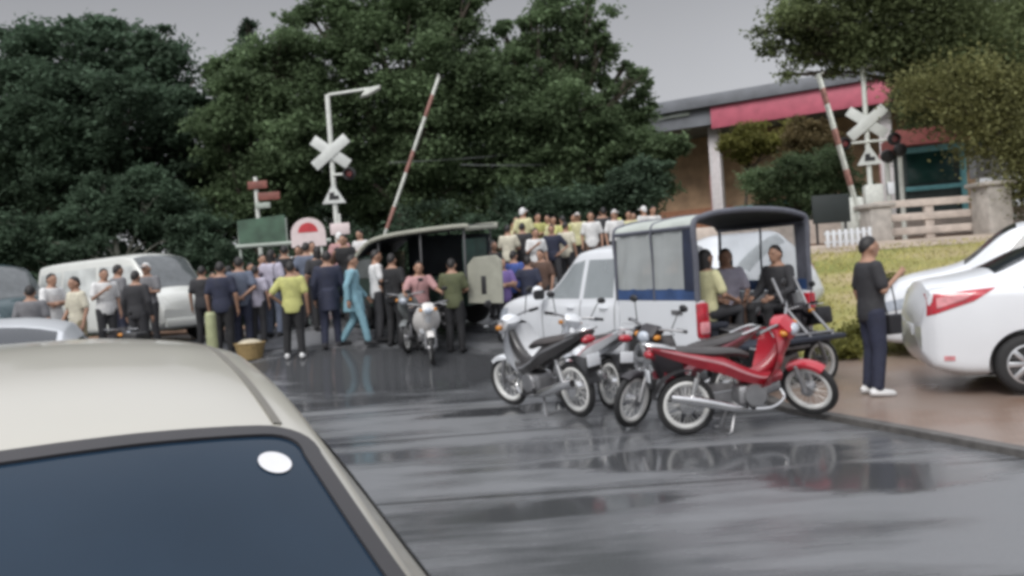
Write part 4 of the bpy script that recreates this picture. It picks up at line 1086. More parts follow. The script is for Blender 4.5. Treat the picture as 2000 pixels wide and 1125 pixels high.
# second row, heads between the first ones
for i, (px, D, sh, pa, kd, hr) in enumerate([(425, 17.2, 'white', 'charcoal', 'stand', 'short'), (462, 17.6, 'cream', 'charcoal', 'fold', 'long'), (498, 17.4, 'white', 'navy', 'stand', 'short'), (525, 18.0, 'grey', 'charcoal', 'phone', 'short'),
        (558, 17.2, 'charcoal', 'black', 'stand', 'short'), (592, 17.8, 'white', 'charcoal', 'hip', 'long'), (618, 17.0, 'cream', 'brown', 'phone', 'short'), (672, 17.4, 'pink', 'charcoal', 'stand', 'cap'), (712, 18.0, 'white', 'navy', 'fold', 'short')]):
    where = ['behind the man in navy', 'behind the man in grey blue', 'behind the short person in lilac', 'behind the black shoulder bag', 'just beside the person in yellow', 'under the red and white round topped board',
             'under the blank white sign', 'behind the navy jacket', 'behind the pale teal raincoat'][i]
    stand('person in %s shirt in the second row %s' % (sh, where), px, D, [10, -20, 30, 5, 160, -15, 20, 170, -40][i], kind=kd, shirt=sh, pants=pa, hair=hr, group=cw, scale=.87 + .015 * (i % 4))
# people squeezed between the others
for i, (px, D, sh, kd, hr) in enumerate([(404, 16.8, 'charcoal', 'stand', 'short'), (456, 16.9, 'white', 'phone', 'long'), (522, 17.0, 'charcoal', 'fold', 'short'), (566, 16.5, 'black', 'stand', 'short'), (608, 16.2, 'greyblue', 'back', 'short'), (630, 15.9, 'charcoal', 'step', 'long'), (682, 16.6, 'black', 'phone', 'short'), (724, 16.0, 'cream', 'stand', 'short')]):
    stand('person in %s deep in the crowd, %s' % ({'greyblue': 'grey blue', 'charcoal': 'dark grey'}.get(sh, sh), ['behind the yellow marker post', 'between the navy and the grey blue shirts', 'behind the short person in lilac', 'just behind the black shoulder bag', 'between the yellow shirt and the navy jacket', 'at the elbow of the navy jacket', 'between the navy jacket and the raincoat', 'behind the raincoat by the truck'][i]), px, D, [170, 150, 20, 175, 160, 190, -30, 120][i], kind=kd, shirt=sh, pants=['black', 'charcoal', 'navy', 'black', 'charcoal', 'black', 'black', 'charcoal'][i], hair=hr, group=cw, scale=[.96, .93, .95, .98, .97, .94, .97, .95][i])
for i, (px, D, sh, kd) in enumerate([(1000, 18.6, 'cream', 'fold'), (1028, 18.9, 'charcoal', 'stand'), (1054, 18.3, 'white', 'phone'), (1086, 18.8, 'navy', 'hip'), (1112, 19.2, 'cream', 'stand')]):
    stand('person in %s at the foot of the bank, %s' % (sh, ['below the first yellow shirts', 'arms hanging below the yellow shirts', 'with raised arm above the pickup bonnet', 'hand on hip above the pickup windscreen', 'just above the pickup cab'][i]), px, D, [160, 175, 20, -15, 150][i], kind=kd, shirt=sh, pants='charcoal', group=cw, scale=.92)
# around the dark truck
stand('person in white shirt at the far end of the dark canopied truck', 744, 15.3, 100, kind='phone', shirt='white', pants='charcoal', group=cw)
stand('person in black shirt at the open side of the dark canopied truck', 776, 15.1, 150, kind='stand', shirt='black', pants='black', group=cw)
stand('person in dark clothes beside the cream end panel of the truck', 893, 14.9, 165, kind='fold', shirt='olive', pants='black', group=cw, scale=1.0)
q = (a2 + b2) / 2
d2 = Vector((math.cos(R(-76)), math.sin(R(-76)), 0))
pr = a2 + d2 * .33
person('rider in pink top sitting on the white and red motorbike', (pr.x, pr.y, (a2.z + b2.z) / 2 - .02), R(-76) - R(90), kind='ride', shirt='pink', pants='charcoal', hair='long', group=cw, faced=True)
# the people in yellow on the embankment
yk = 'people in yellow on the railway embankment'
rows_y = [(995, 21.6, 'paleyellow', 'stand', 'short'), (1022, 21.9, 'paleyellow', 'phone', 'cap'), (1048, 21.5, 'yellow', 'fold', 'short'), (1072, 22.2, 'paleyellow', 'stand', 'long'), (1098, 21.6, 'yellow', 'hip', 'short'), (1122, 22.0, 'paleyellow', 'back', 'cap'),
          (1150, 21.5, 'white', 'stand', 'short'), (1176, 22.1, 'charcoal', 'phone', 'short'), (1196, 21.6, 'white', 'stand', 'cap'), (1224, 22.3, 'grey', 'fold', 'short'), (1248, 22.8, 'white', 'stand', 'cap'),
          (1008, 23.4, 'yellow', 'stand', 'short'), (1060, 23.6, 'white', 'stand', 'cap'), (1110, 23.5, 'cream', 'fold', 'long'), (1164, 23.6, 'yellow', 'stand', 'short')]
wy = ['farthest along towards the dark truck', 'second from the dark truck, arm raised', 'with folded arms before the person in the white cap', 'with long hair in the front row', 'with a hand on the hip in the front row', 'hands held behind, pale cap',
      'beside the person in black', 'in black among the yellow shirts', 'in white cap just above the pickup cab', 'with folded arms near the pickup canopy', 'in white cap nearest the station',
      'in the second row above the first yellow shirts', 'in white cap in the second row', 'with folded arms and long hair in the second row', 'in the second row behind the person in black']
for i, (px, D, sh, kd, hr) in enumerate(rows_y):
    stand('person in %s on the bank, %s' % ({'paleyellow': 'pale yellow', 'charcoal': 'black'}.get(sh, sh), wy[i]), px + 14 + rnd.uniform(-7, 7), D - .6 + rnd.uniform(-.7, .6), rnd.uniform(-50, 50) + (180 if i % 3 == 1 else 0), kind=kd, shirt=sh, pants=rnd.choice(['charcoal', 'navy', 'brown', 'black', 'khaki']), hair=hr, group=yk, scale=rnd.uniform(.88, 1.06))
for i, (px, D, sh, kd) in enumerate([(1030, 22.5, 'paleyellow', 'stand'), (1078, 22.7, 'yellow', 'fold'), (1128, 22.3, 'paleyellow', 'phone'), (1205, 22.6, 'yellow', 'stand'), (1236, 21.2, 'paleyellow', 'hip'), (1282, 22.4, 'white', 'stand')]):
    stand('person in %s at the back of the bank group, %s' % ({'paleyellow': 'pale yellow'}.get(sh, sh), ['third from the dark truck', 'arms folded at the middle', 'arm raised at the middle', 'beyond the white caps', 'near the pickup canopy', 'closest to the station column'][i]), px, D, [20, -30, 10, 160, -10, 30][i], kind=kd, shirt=sh, pants=['charcoal', 'navy', 'black', 'charcoal', 'khaki', 'navy'][i], group=yk, scale=[.95, 1.0, .97, 1.02, .95, 1.0][i])
for i, (px, D, sh, kd) in enumerate([(990, 15.6, 'purple', 'fold'), (1012, 16.2, 'blue', 'stand'), (1040, 15.8, 'navy', 'hip'), (1066, 16.4, 'brown', 'stand'), (972, 16.9, 'charcoal', 'stand')]):
    stand('person in %s shirt below the yellow group, %s' % (sh, ['arms folded beside the cream panel', 'behind the purple shirt', 'over the pickup bonnet', 'before the pickup windscreen', 'in the gap beside the dark truck'][i]), px, D, [20, 150, 170, -30, 40][i], kind=kd, shirt=sh, pants='charcoal', group=cw, scale=.93)
# passengers on the pickup benches
ptr = pk.matrix_world
def rider(label, lx, ly, deg, **kw):
    p_ = ptr @ Vector((lx, ly, .47)); v = ptr.to_3x3() @ Vector((math.cos(R(deg)), math.sin(R(deg)), 0))
    person(label, p_, math.atan2(v.y, v.x) - R(90), kind='sit', group='passengers in the pickup bed', **kw)
rider('passenger in pale yellow shirt on the bench behind the clear canopy window', -2.22, .47, -90, shirt='paleyellow', pants='charcoal', hair='long', faced=True)
rider('passenger in white shirt in the middle of the pickup bed', -1.75, -.30, 150, shirt='lilac', pants='brown', faced=True)
rider('passenger in black jacket at the open back of the pickup bed', -2.35, -.58, 95, shirt='charcoal', pants='black', sleeve=1, faced=True)
rider('passenger in black deep inside the canopy right next to the cab', -1.30, .58, -90, shirt='black', pants='charcoal')
rider('passenger in white on the far bench behind the person in the black jacket', -1.50, -.58, 80, shirt='white', pants='charcoal', hair='long')
rider('passenger in dark shirt between the pale yellow one and the cab', -1.80, .60, -80, shirt='charcoal', pants='navy')
# the man on the pavement
p = G(1712, 772, .05); p.z = gz(p.x, p.y) + .05
mn = person('man in dark clothes and white shoes standing on the brick pavement with a bag', p, fc(p, 115), kind='phone', shirt='charcoal', pants='navy', shoes='white', sleeve=0, hem=1, scale=1.02, faced=True)
mb = MB(); mb.slab([(-.09, .0), (-.10, .22), (.10, .22), (.09, 0)], .10, .03); mb.tube([(-.06, 0, .21), (-.10, 0, .40), (-.02, 0, .62), (.04, 0, .40), (.06, 0, .21)], .008, 6, sub=3)
bgp = p + Vector((.22, -.02, .66))
tag(mb.build('shoulder_bag', mat('black nylon', (.02, .02, .024), .6), M=T(bgp) @ rot('Z', 20)), 'black shoulder bag at the hip of the man in dark clothes', 'bag')
mb = MB(); mb.slab([(-.13, 0), (-.14, .26), (.13, .27), (.14, 0)], .09, .035); mb.tube([(-.1, 0, .24), (-.12, 0, .45), (-.02, 0, .62), (.08, 0, .45), (.1, 0, .24)], .008, 6, sub=3)
q = gp(556, 15.6); tag(mb.build('shoulder_bag', mat('black nylon', (.02, .02, .024), .6), M=T(q.x, q.y, q.z + .92) @ rot('Z', 30)), 'black bag hanging from the person in the white shirt', 'bag')
# marker post, basket
q = gp(418, 14.6); mb = MB(); mb.tube([(0, 0, 0), (0, 0, .92)], .095, 16); mb.tube([(0, 0, .92), (0, 0, .98)], [.095, .07], 16)
tag(mb.build('marker_post', mat('faded yellow paint', (.33, .35, .20), .6, var=.2), M=T(q)), 'slim faded yellow marker post beside the nose of the white van', 'post')
q = gp(490, 14.7); t = thing('basket', 'yellow brown wicker basket on the ground behind the yellow shirt', 'basket', q)
mb = MB(); mb.lathe([(.20, 0), (.27, .28), (.285, .29), (.27, .30), (.255, .27), (.19, .02)], 20); mb.build('shell', mat('wicker', (.30, .21, .09), .7, var=.35, scale=30, bump=.6), t)
mb = MB(); mb.ell((0, 0, .27), (.23, .23, .09)); mb.build('contents', mat('pale cloth', (.45, .40, .30), .8, var=.3, scale=14), t)

# ------------------------------------------------------------------ crossing signals
def cross_sign(t, z, size, w_):
    mb = MB()
    for s in (-1, 1): mb.box((0, -.09 + s * .012, 0), (size, .02, w_), T(0, 0, z) @ rot('Y', s * 38), .008)
    return mb.build('crossbuck', mat('sign white', (.56, .58, .56), .45, var=.08), t)
def triangle(t, z, s_, y=-.09, x=0.0):
    mb = MB(); mb.slab([(x - s_, z), (x, z + s_ * 1.7), (x + s_, z)], .02, .006, y0=y); b_ = mb.build('warning_triangle', mat('sign white', (.56, .58, .56), .45), t)
    mb = MB(); mb.slab([(x - .12 * s_ / .3, z + .09), (x - .10 * s_ / .3, z + .27), (x + .02, z + .27), (x + .02, z + .19), (x + .13 * s_ / .3, z + .19), (x + .13 * s_ / .3, z + .09)], .008, .002, y0=y - .014); mb.build('engine_symbol', BLACK, b_)
    return b_
def lamp_box(t, x, z, M=None, lit=False):
    mb = MB(); mb.lathe([(.16, 0), (.16, .02), (.02, .02)], 20, T(x, -.12, z) @ rot('X', 90)); b_ = mb.build('lamp_backplate', BLACK, t)
    mb = MB(); mb.lathe([(.095, .02), (.08, .05), (.001, .06)], 16, T(x, -.12, z) @ rot('X', 90)); mb.build('lamp_lens', mat('dim red lens', (.16, .03, .03), .25), b_)
    mb = MB(); mb.lathe([(.105, .02), (.105, .14), (.10, .14), (.10, .02)], 16, T(x, -.12, z) @ rot('X', 90)); mb.build('lamp_hood', BLACK, b_)
def signal(label, base, top, cross, tri, arm, lamps, ldrop, yaw, bw=.24):
    t = thing('crossing_signal', label, 'railway signal', base, yaw, 'signals of the level crossing')
    h = top - base.z
    mb = MB(); mb.tube([(0, 0, 0), (0, 0, h)], .06, 12); mb.tube([(0, 0, 0), (0, 0, .08)], .16, 12); mb.build('post', GALV, t)
    if arm:
        mb = MB(); mb.tube([(0, 0, h - .04), (.03, 0, h), (arm, -.04, h + .07)], .034, 8); am = mb.build('lamp_arm', GALV, t)
        mb = MB(); mb.slab([(arm - .22, h - .14), (arm - .05, h + .08), (arm + .30, h + .13), (arm + .28, h + .04), (arm + .0, h - .10)], .18, .05, y0=-.04); mb.build('lamp_head', GALV, am)
    cross_sign(t, cross - base.z, 1.06, bw)
    triangle(t, tri - base.z, .29)
    for x in lamps: lamp_box(t, x, cross - base.z - ldrop)
    mb = MB(); mb.tube([(min(0, *lamps, 0), -.06, cross - base.z - ldrop), (max(0, *lamps, 0), -.06, cross - base.z - ldrop)], .03, 8); mb.build('cross_bar', GALV, t)
    return t
zz = lambda px, py, D: at(px, py, D).z
D1 = 20.0
b1_ = gp(668, D1); 
sg = signal('tall white signal post with a lamp arm and crossbuck behind the people', b1_, zz(645, 185, D1), zz(652, 298, D1), zz(655, 398, D1), 1.02, (.42,), .55, R(0), .26)
b2_ = gp(1707, D1)
sg2 = signal('tall white signal post with crossbuck and warning triangle in front of the station', b2_, zz(1688, 130, D1), zz(1700, 240, D1), zz(1707, 322, D1), 0, (-.56, .58), .46, R(-10), .25)
mb = MB(); h_ = zz(1688, 130, D1) - b2_.z; mb.slab([(.02, h_ - .05), (.1, h_ + .18), (.7, h_ + .26), (.66, h_ + .02), (.3, h_ - .06)], .2, .04); am = mb.build('floodlight', GALV, sg2)
mb = MB(); mb.box((.02, -.12, zz(1660, 395, D1) - b2_.z + .1), (.42, .3, .55), None, .04); mb.build('relay_box', GALV, sg2)
mb = MB(); mb.box((.42, -.14, zz(1660, 390, D1) - b2_.z + .18), (.16, .2, .3), None, .03); mb.build('bell_box', WHITE, sg2)
# two thin white posts beside it
for i, (px, py0) in enumerate(((1738, 318), (1764, 305))):
    q = gp(px + 4, 20.6); h_ = zz(px, py0, 20.6) - q.z
    t = thing('signal_lamp_post', ['thin white post with a round dark lamp next to the crossing signal', 'thin white post with a round dark lamp nearer the teal kiosk'][i], 'post', q, 0, 'lamp posts at the station')
    mb = MB(); mb.tube([(0, 0, 0), (0, 0, h_)], .06, 10); mb.build('post', GALV, t)
    mb = MB(); mb.lathe([(.02, -.08), (.15, -.06), (.17, 0), (.15, .06), (.02, .10)], 18, T(0, -.05, h_ + .16) @ rot('X', 90)); mb.build('lamp', BLACK, t)
# booms
def boom(label, piv, tip, base, box_m):
    t = thing('barrier_boom', label, 'level crossing barrier', base, 0, 'raised barrier booms')
    a = Vector(piv) - base; b_ = Vector(tip) - base; L_ = (b_ - a).length; n = 9
    MM = align(a, b_)
    mb = MB(); mb.box((0, 0, L_ / 2 - .2), (.19, .06, L_ + .4), MM, .012); bm_ = mb.build('boom', mat('boom white', (.58, .60, .55), .55, var=.22, scale=7), t)
    for k in range(3):
        mb = MB(); mb.box((0, 0, L_ * (.16 + .33 * k)), (.196, .066, L_ * .13), MM, .008); mb.build('red_band', mat('faded boom red', (.30, .15, .125), .6, var=.3, scale=9), bm_)
    mb = MB(); mb.box((.0, 0, -.5), (.34, .16, .32), MM, .03); mb.build('counterweight', GALV, t)
    mb = MB(); mb.box((0, .18, a.z / 2), (.44, .36, a.z), None, .04); mb.build('machine_cabinet', box_m, t)
    mb = MB(); mb.tube([(-.25, 0, L_ - .03), (.28, 0, L_ - .03)], .018, 6, MM); mb.build('tip_bar', GALV, t)
    return t
q = gp(735, D1); boom('raised red and white barrier boom leaning over the dark truck', at(745, 478, D1), at(858, 148, D1), q, GALV)
q = gp(1674, 19.2); boom('raised red and white barrier boom beside the station signal', at(1668, 385, 19.2), at(1598, 145, 19.2), q, GALV)
# the second signal at the far side, with red lamps and a creeper clad post
q = gp(520, 23.0); t = thing('crossing_signal', 'farther signal post with two faded red boards above the green board', 'railway signal', q, 0, 'signals of the level crossing')
mb = MB(); mb.tube([(0, 0, 0), (0, 0, zz(512, 345, 23) - q.z)], .06, 10); mb.build('post', GALV, t)
for k, (px, py, w_) in enumerate(((505, 362, .55), (528, 384, .62))):
    c_ = at(px, py, 23) - q; mb = MB(); mb.box((c_.x, -.1 - .04 * k, c_.z), (w_, .03, .22), None, .03); mb.build('red_board', mat('faded sign red', (.20, .07, .055), .6, var=.3), t)
c_ = at(516, 402, 23) - q; mb = MB(); mb.box((c_.x, -.12, c_.z), (.42, .03, .16), None, .03); mb.build('white_board', mat('dirty white', (.34, .38, .34), .6), t)
q = gp(512, 22.0); t = thing('green_board', 'faded green board on a pale frame behind the people', 'board', q, 0)
c0, c1_ = at(468, 478, 22) - q, at(556, 425, 22) - q
mb = MB(); mb.slab([(c0.x, c0.z), (c0.x - .03, c1_.z), (c1_.x, c1_.z + .08), (c1_.x, c0.z)], .04, .01); mb.build('panel', mat('faded green', (.06, .11, .075), .7, var=.35, scale=3), t)
mb = MB()
for x in (c0.x, c1_.x): mb.tube([(x, .04, 0), (x, .04, c1_.z)], .04, 8)
mb.tube([(c0.x - .1, 0, c0.z - .05), (c1_.x + 1.2, 0, c0.z - .05)], .06, 8); mb.build('frame', mat('dirty white', (.34, .38, .34), .6), t)
# round topped board, blank plate
q = gp(612, 20.6); c_ = at(604, 482, 20.6) - q; tp = at(604, 425, 20.6) - q
t = thing('round_topped_board', 'white board with a round top and a red half disc, above the heads', 'sign', q, 0)
hw = .44; hh_ = tp.z - c_.z
out2 = [(c_.x - hw, c_.z), (c_.x - hw, c_.z + hh_ * .45)] + [(c_.x + hw * math.cos(R(a)), c_.z + hh_ * .45 + hh_ * .55 * math.sin(R(a))) for a in range(170, 5, -12)] + [(c_.x + hw, c_.z + hh_ * .45), (c_.x + hw, c_.z)]
mb = MB(); mb.slab(out2, .04, .012); pn = mb.build('panel', mat('pinkish white sign', (.66, .56, .56), .5, var=.06), t)
mb = MB(); mb.slab([(c_.x - .25, c_.z + hh_ * .5)] + [(c_.x + .25 * math.cos(R(a)), c_.z + hh_ * .5 + .24 * math.sin(R(a))) for a in range(170, 5, -14)] + [(c_.x + .25, c_.z + hh_ * .5)], .008, .002, y0=-.026); mb.build('red_half_disc', SIGNRED, pn)
mb = MB()
for s in (-1, 1): mb.tube([(c_.x + s * .3, .04, 0), (c_.x + s * .3, .04, c_.z + .3)], .03, 8)
mb.build('leg', GALV, t)
q = gp(672, 19.4); c_ = at(664, 447, 19.4) - q; t = thing('plate_sign', 'small blank white plate on the post below the warning triangle', 'sign', q, 0)
mb = MB(); mb.box((c_.x, 0, c_.z), (.46, .03, .27), None, .02); mb.build('plate', mat('pinkish white sign', (.66, .56, .56), .5), t)
mb = MB(); mb.tube([(c_.x, .03, 0), (c_.x, .03, c_.z + .36)], .035, 8); mb.build('post', GALV, t)

# ------------------------------------------------------------------ station side: boards, fences, buildings
q = gp(1625, 18.6); a_, b_ = at(1588, 438, 18.6) - q, at(1658, 378, 18.6) - q
t = thing('black_board', 'matt black board on posts behind the white picket fence', 'board', q, 0)
mb = MB(); mb.box(((a_.x + b_.x) / 2, 0, (a_.z + b_.z) / 2), (b_.x - a_.x, .05, b_.z - a_.z), None, .015); mb.build('panel', mat('black board paint', (.018, .024, .024), .6), t)
mb = MB()
for x in (a_.x + .1, b_.x - .1): mb.tube([(x, .05, 0), (x, .05, a_.z + .3)], .03, 8)
mb.build('frame', BLACK, t)
def fence(label, pa, pb, n, h, rails, m, pw=.09, name='picket_fence', cat='fence', rail_h=.05):
    pa, pb = Vector(pa), Vector(pb); t = thing(name, label, cat, pa, math.atan2(pb.y - pa.y, pb.x - pa.x)); L_ = Vector((pb.x - pa.x, pb.y - pa.y)).length
    dz = (pb.z - pa.z) / L_
    for i in range(n):
        x = L_ * i / (n - 1); mb = MB(); mb.box((x, 0, h / 2 + dz * x), (pw, .05 if pw < .12 else .14, h), None, .012); mb.build('picket' if pw < .12 else 'post', m, t)
    for f_ in rails:
        mb = MB(); mb.box((L_ / 2, .05 if pw < .12 else -.085, h * f_ + dz * L_ / 2), (L_ + .1, .03, rail_h), Matrix.Identity(4), .006); mb.build('rail', m, t)
    return t
qa, qb = gp(1618, 18.0), gp(1700, 18.2)
fence('short white picket fence below the black board', (qa.x, qa.y, qa.z - .05), (qb.x, qb.y, qb.z - .05), 8, .42, (.35, .8), WHITE, .075)
PINKC = mat('pinkish concrete', (.52, .45, .40), .85, var=.2, scale=4, bump=.3)
qa, qb = gp(1712, 19.3), gp(2120, 19.3)
fence('low weathered concrete fence with three wide rails in front of the kiosk', (qa.x, qa.y, qa.z - .1), (qb.x, qb.y - .2, qb.z - .1), 5, 1.02, (.30, .62, .93), PINKC, .20, 'concrete_fence', rail_h=.17)
for i, (px, y0_, y1_, w_, D) in enumerate(((1712, 470, 405, .52, 18.9), (1940, 440, 362, .60, 18.8))):
    q = gp(px, D); h_ = zz(px, y1_, D) - q.z; t = thing('concrete_block', ['grey concrete block at the foot of the station signal', 'pale concrete block before the teal kiosk'][i], 'block', q, R(8))
    mb = MB(); mb.box((0, 0, h_ / 2 - .1), (w_, w_, h_ + .2), None, .04); mb.build('block', CONC, t); mb = MB(); mb.box((0, 0, h_ + .03), (w_ * 1.35, w_ * 1.2, .10), None, .03); mb.build('cap', CONC, t)
# platform edge behind the tracks
mb = MB(); mb.box((10, 24.2, 2.2), (13, 1.4, 1.0), None, .05); tag(mb.build('station_platform', PINKC), 'raised concrete platform edge of the station beyond the fence', 'platform')
# station building with the pinkish red roof edge
A = at(1225, 300, 37); Bq = at(1905, 300, 30.5)
A.z = Bq.z = 1.6
dv = Vector((Bq.x - A.x, Bq.y - A.y, 0)); Ls = dv.length; ya = math.atan2(dv.y, dv.x)
st = thing('station_building', 'station building with a long pinkish red roof edge and pale columns', 'building', A, ya)
H = zz(1370, 250, 35.0) - 1.6      # underside of the fascia
WALL = mat('ochre plaster', (.42, .28, .18), .85, var=.25, scale=2)
ROSE = mat('rose red fascia', (.50, .12, .17), .55, var=.15, scale=2)
mb = MB(); mb.box((Ls / 2, 5.2, H / 2), (Ls, 6.0, H), None, 0); mb.build('wall', WALL, st)
mb = MB(); mb.box((2.0, 2.17, H * .28), (4.0, .06, H * .34), None, .01); mb.build('brick_band', mat('orange brown band', (.36, .17, .10), .8, var=.2), st)
mb = MB(); mb.slab([(-.6, H + .02), (-.6, H + .75), (3.4, H + 1.9), (9.0, H + .75), (9.0, H + .02)], Ls + 3, .04, M=T(Ls / 2 + .6, 0, 0) @ rot('Z', 90) @ T(-.2, 0, 0)); rf = mb.build('roof', mat('grey roof sheet', (.17, .18, .20), .6, var=.2, scale=1.5), st)
mb = MB(); mb.box((Ls / 2 + 3.1, -.88, H + .27), (Ls - 2.0, .10, .92), None, .01); mb.build('fascia', ROSE, rf)
mb = MB(); mb.box((Ls / 2 + .6, -.95, H + .98), (Ls + 3, .30, .50), None, .02); mb.build('gutter_band', mat('grey roof sheet', (.17, .18, .20), .6, var=.2, scale=1.5), rf)
mb = MB(); mb.box((1.1, -.84, H + .60), (4.2, .10, .16), None, .01); mb.build('pale_edge', mat('dirty white', (.34, .38, .34), .6), rf)
for x in (3.95, 10.6):
    mb = MB(); mb.box((x, .1, H / 2), (.46, .5, H), None, .03); cl = mb.build('column', mat('pale column paint', (.66, .62, .63), .7, var=.1), st)
    mb = MB(); mb.box((x - .255, .12, H * .33), (.06, .46, H * .66), None, .01); mb.build('column_band', mat('dusty rose paint', (.36, .19, .19), .7), cl)
for x in (5.4, 8.0):
    mb = MB(); mb.box((x, 2.16, 1.2), (2.0, .05, 2.0), None, .01); o_ = mb.build('door_opening', mat('dark blue door', (.025, .035, .05), .5), st)
    mb = MB(); mb.box((x, 2.05, 2.45), (2.5, .28, .22), None, .02); mb.build('teal_lintel', mat('teal paint', (.04, .26, .28), .5), o_)
# teal kiosk
q = at(1848, 330, 24.0); t = thing('teal_kiosk', 'teal framed kiosk with a dark green front and red roof edge', 'kiosk', (q.x, 25.2, 1.7), R(-16))
wl = at(1795, 330, 24.4).x - q.x; wr = at(1905, 330, 24.2).x - q.x; zt_ = zz(1848, 280, 24) - 1.7; zb_ = zz(1848, 352, 24) - 1.7
TEAL = mat('pale teal paint', (.16, .40, .43), .5, var=.15)
mb = MB(); mb.box(((wl + wr) / 2, .9, zt_ / 2), (wr - wl, 1.8, zt_), None, .02); mb.build('wall', mat('kiosk wall', (.06, .08, .08), .7, var=.2), t)
mb = MB(); mb.box(((wl + wr) / 2 - .05, -.03, (zt_ + zb_) / 2), (wr - wl - .25, .05, zt_ - zb_ - .1), None, .01); mb.build('window', mat('dark green glass', (.015, .05, .045), .15, var=.3, scale=1.5), t)
mb = MB(); mb.box(((wl + wr) / 2, -.06, zt_ + .02), (wr - wl + .3, .2, .18), None, .02); mb.box((wr + .06, -.06, zt_ / 2), (.16, .16, zt_ - .18), None, .02); mb.box(((wl + wr) / 2, -.07, zb_ - .10), (wr - wl, .1, .14), None, .02); mb.build('frame', TEAL, t)
mb = MB(); mb.slab([(-.6, zt_ + .13), (-.55, zt_ + .62), (2.4, zt_ + .62), (2.4, zt_ + .13)], wr - wl + .5, .03, M=T((wl + wr) / 2, 0, 0) @ rot('Z', 90)); mb.build('roof', mat('brick red paint', (.34, .10, .09), .6, var=.2), t)
# cabinet next to it
q = gp(1950, 23.2); t = thing('electrical_cabinet', 'pale grey electrical cabinet beside the teal kiosk', 'cabinet', (q.x, q.y, q.z), R(-10))
za, zb2 = zz(1945, 345, 23.2) - q.z, zz(1945, 280, 23.2) - q.z
mb = MB(); mb.box((0, 0, (za + zb2) / 2), (1.15, .5, zb2 - za), None, .03); cb = mb.build('housing', mat('cabinet grey', (.42, .43, .45), .5, var=.1), t)
mb = MB(); mb.box((-.26, -.255, (za + zb2) / 2 + .12), (.2, .02, .22), None, .004); mb.box((-.26, -.255, (za + zb2) / 2 - .2), (.14, .02, .14), None, .004); mb.build('meter_window', DGLASS, cb)
mb = MB()
for s in (-1, 1): mb.tube([(s * .45, 0, 0), (s * .45, 0, za + .1)], .05, 8)
mb.build('leg', GALV, t)

# overhead cables from the trees to the station
for i, (pa, pb) in enumerate((((760, 318), (1330, 222)), ((900, 322), (1345, 262)))):
    a_, b_ = at(*pa, 24.5), at(*pb, 33)
    mb = MB(); mb.tube([a_.lerp(b_, k / 12) - Vector((0, 0, .45 * math.sin(math.pi * k / 12))) for k in range(13)], .014, 5)
    tag(mb.build('overhead_cable', mat('cable grey', (.16, .17, .17), .6)), ['upper grey cable strung between the trees and the station roof', 'lower grey cable strung between the trees and the station roof'][i], 'cable', 'overhead cables')
# ------------------------------------------------------------------ trees
BARK = mat('bark', (.085, .07, .055), .9, var=.35, scale=7, bump=.7, bscale=18)
PBARK = mat('pale bark', (.26, .26, .22), .85, var=.35, scale=6, bump=.5)
def leaf_mat(name, col):
    m = mat(name, col, .6, var=.45, scale=.55, island=.35, spec=.15)
    t = m.node_tree; n, l = t.nodes, t.links
    if 'Translucent BSDF' in n: return m
    b = n['Principled BSDF']; tr = n.new('ShaderNodeBsdfTranslucent'); mx = n.new('ShaderNodeMixShader'); mx.inputs[0].default_value = .42
    l.new(b.inputs['Base Color'].links[0].from_socket, tr.inputs[0]); l.new(b.outputs[0], mx.inputs[1]); l.new(tr.outputs[0], mx.inputs[2]); l.new(mx.outputs[0], n['Material Output'].inputs[0])
    return m
LDARK = leaf_mat('dark leaves', (.082, .125, .082))
LMID = leaf_mat('mid green leaves', (.128, .182, .095))
LOLV = leaf_mat('olive leaves', (.10, .12, .05))
LYEL = leaf_mat('yellow green leaves', (.16, .16, .045))
def crown(lobes, n, size, seed, droop=.25, sig=.20):
    "leaf clumps on and inside each lobe (centre, radius); every leaf a folded pointed blade"
    g_ = np.random.default_rng(seed)
    wts = np.array([r_ ** 2 for _, r_ in lobes]); wts /= wts.sum()
    V = []
    for (c, r_), wt in zip(lobes, wts):
        k = max(8, int(n * wt)); nc = max(6, k // 150)
        d = g_.normal(size=(nc, 3)); d /= np.linalg.norm(d, axis=1)[:, None]
        rad = r_ * (.35 + .72 * g_.random(nc) ** .55)
        cc_ = np.array(c) + d * rad[:, None] * np.array([1, .9, .86])
        sg_ = sig * (.6 + .9 * g_.random(nc)) * (r_ ** .5)
        ci = g_.integers(0, nc, k)
        V.append(cc_[ci] + g_.normal(size=(k, 3)) * sg_[ci][:, None] * np.array([1.15, 1.15, .65]))
    P = np.concatenate(V); k = len(P)
    a = g_.random(k) * 6.283; el_ = g_.normal(size=k) * .5 - droop
    d = np.stack([np.cos(a) * np.cos(el_), np.sin(a) * np.cos(el_), np.sin(el_)], 1)
    up = g_.normal(size=(k, 3)) * .55 + np.array([0, 0, 1.0]); s = np.cross(d, up); s /= np.linalg.norm(s, axis=1)[:, None]
    u2 = np.cross(s, d)
    L_ = size * (.6 + .8 * g_.random(k))[:, None]; W_ = L_ * .25
    q = np.stack([P - d * L_ * .5, P + s * W_ + u2 * L_ * .07, P + d * L_ * .5, P - s * W_ + u2 * L_ * .07], 1).reshape(-1, 3)
    return q, k
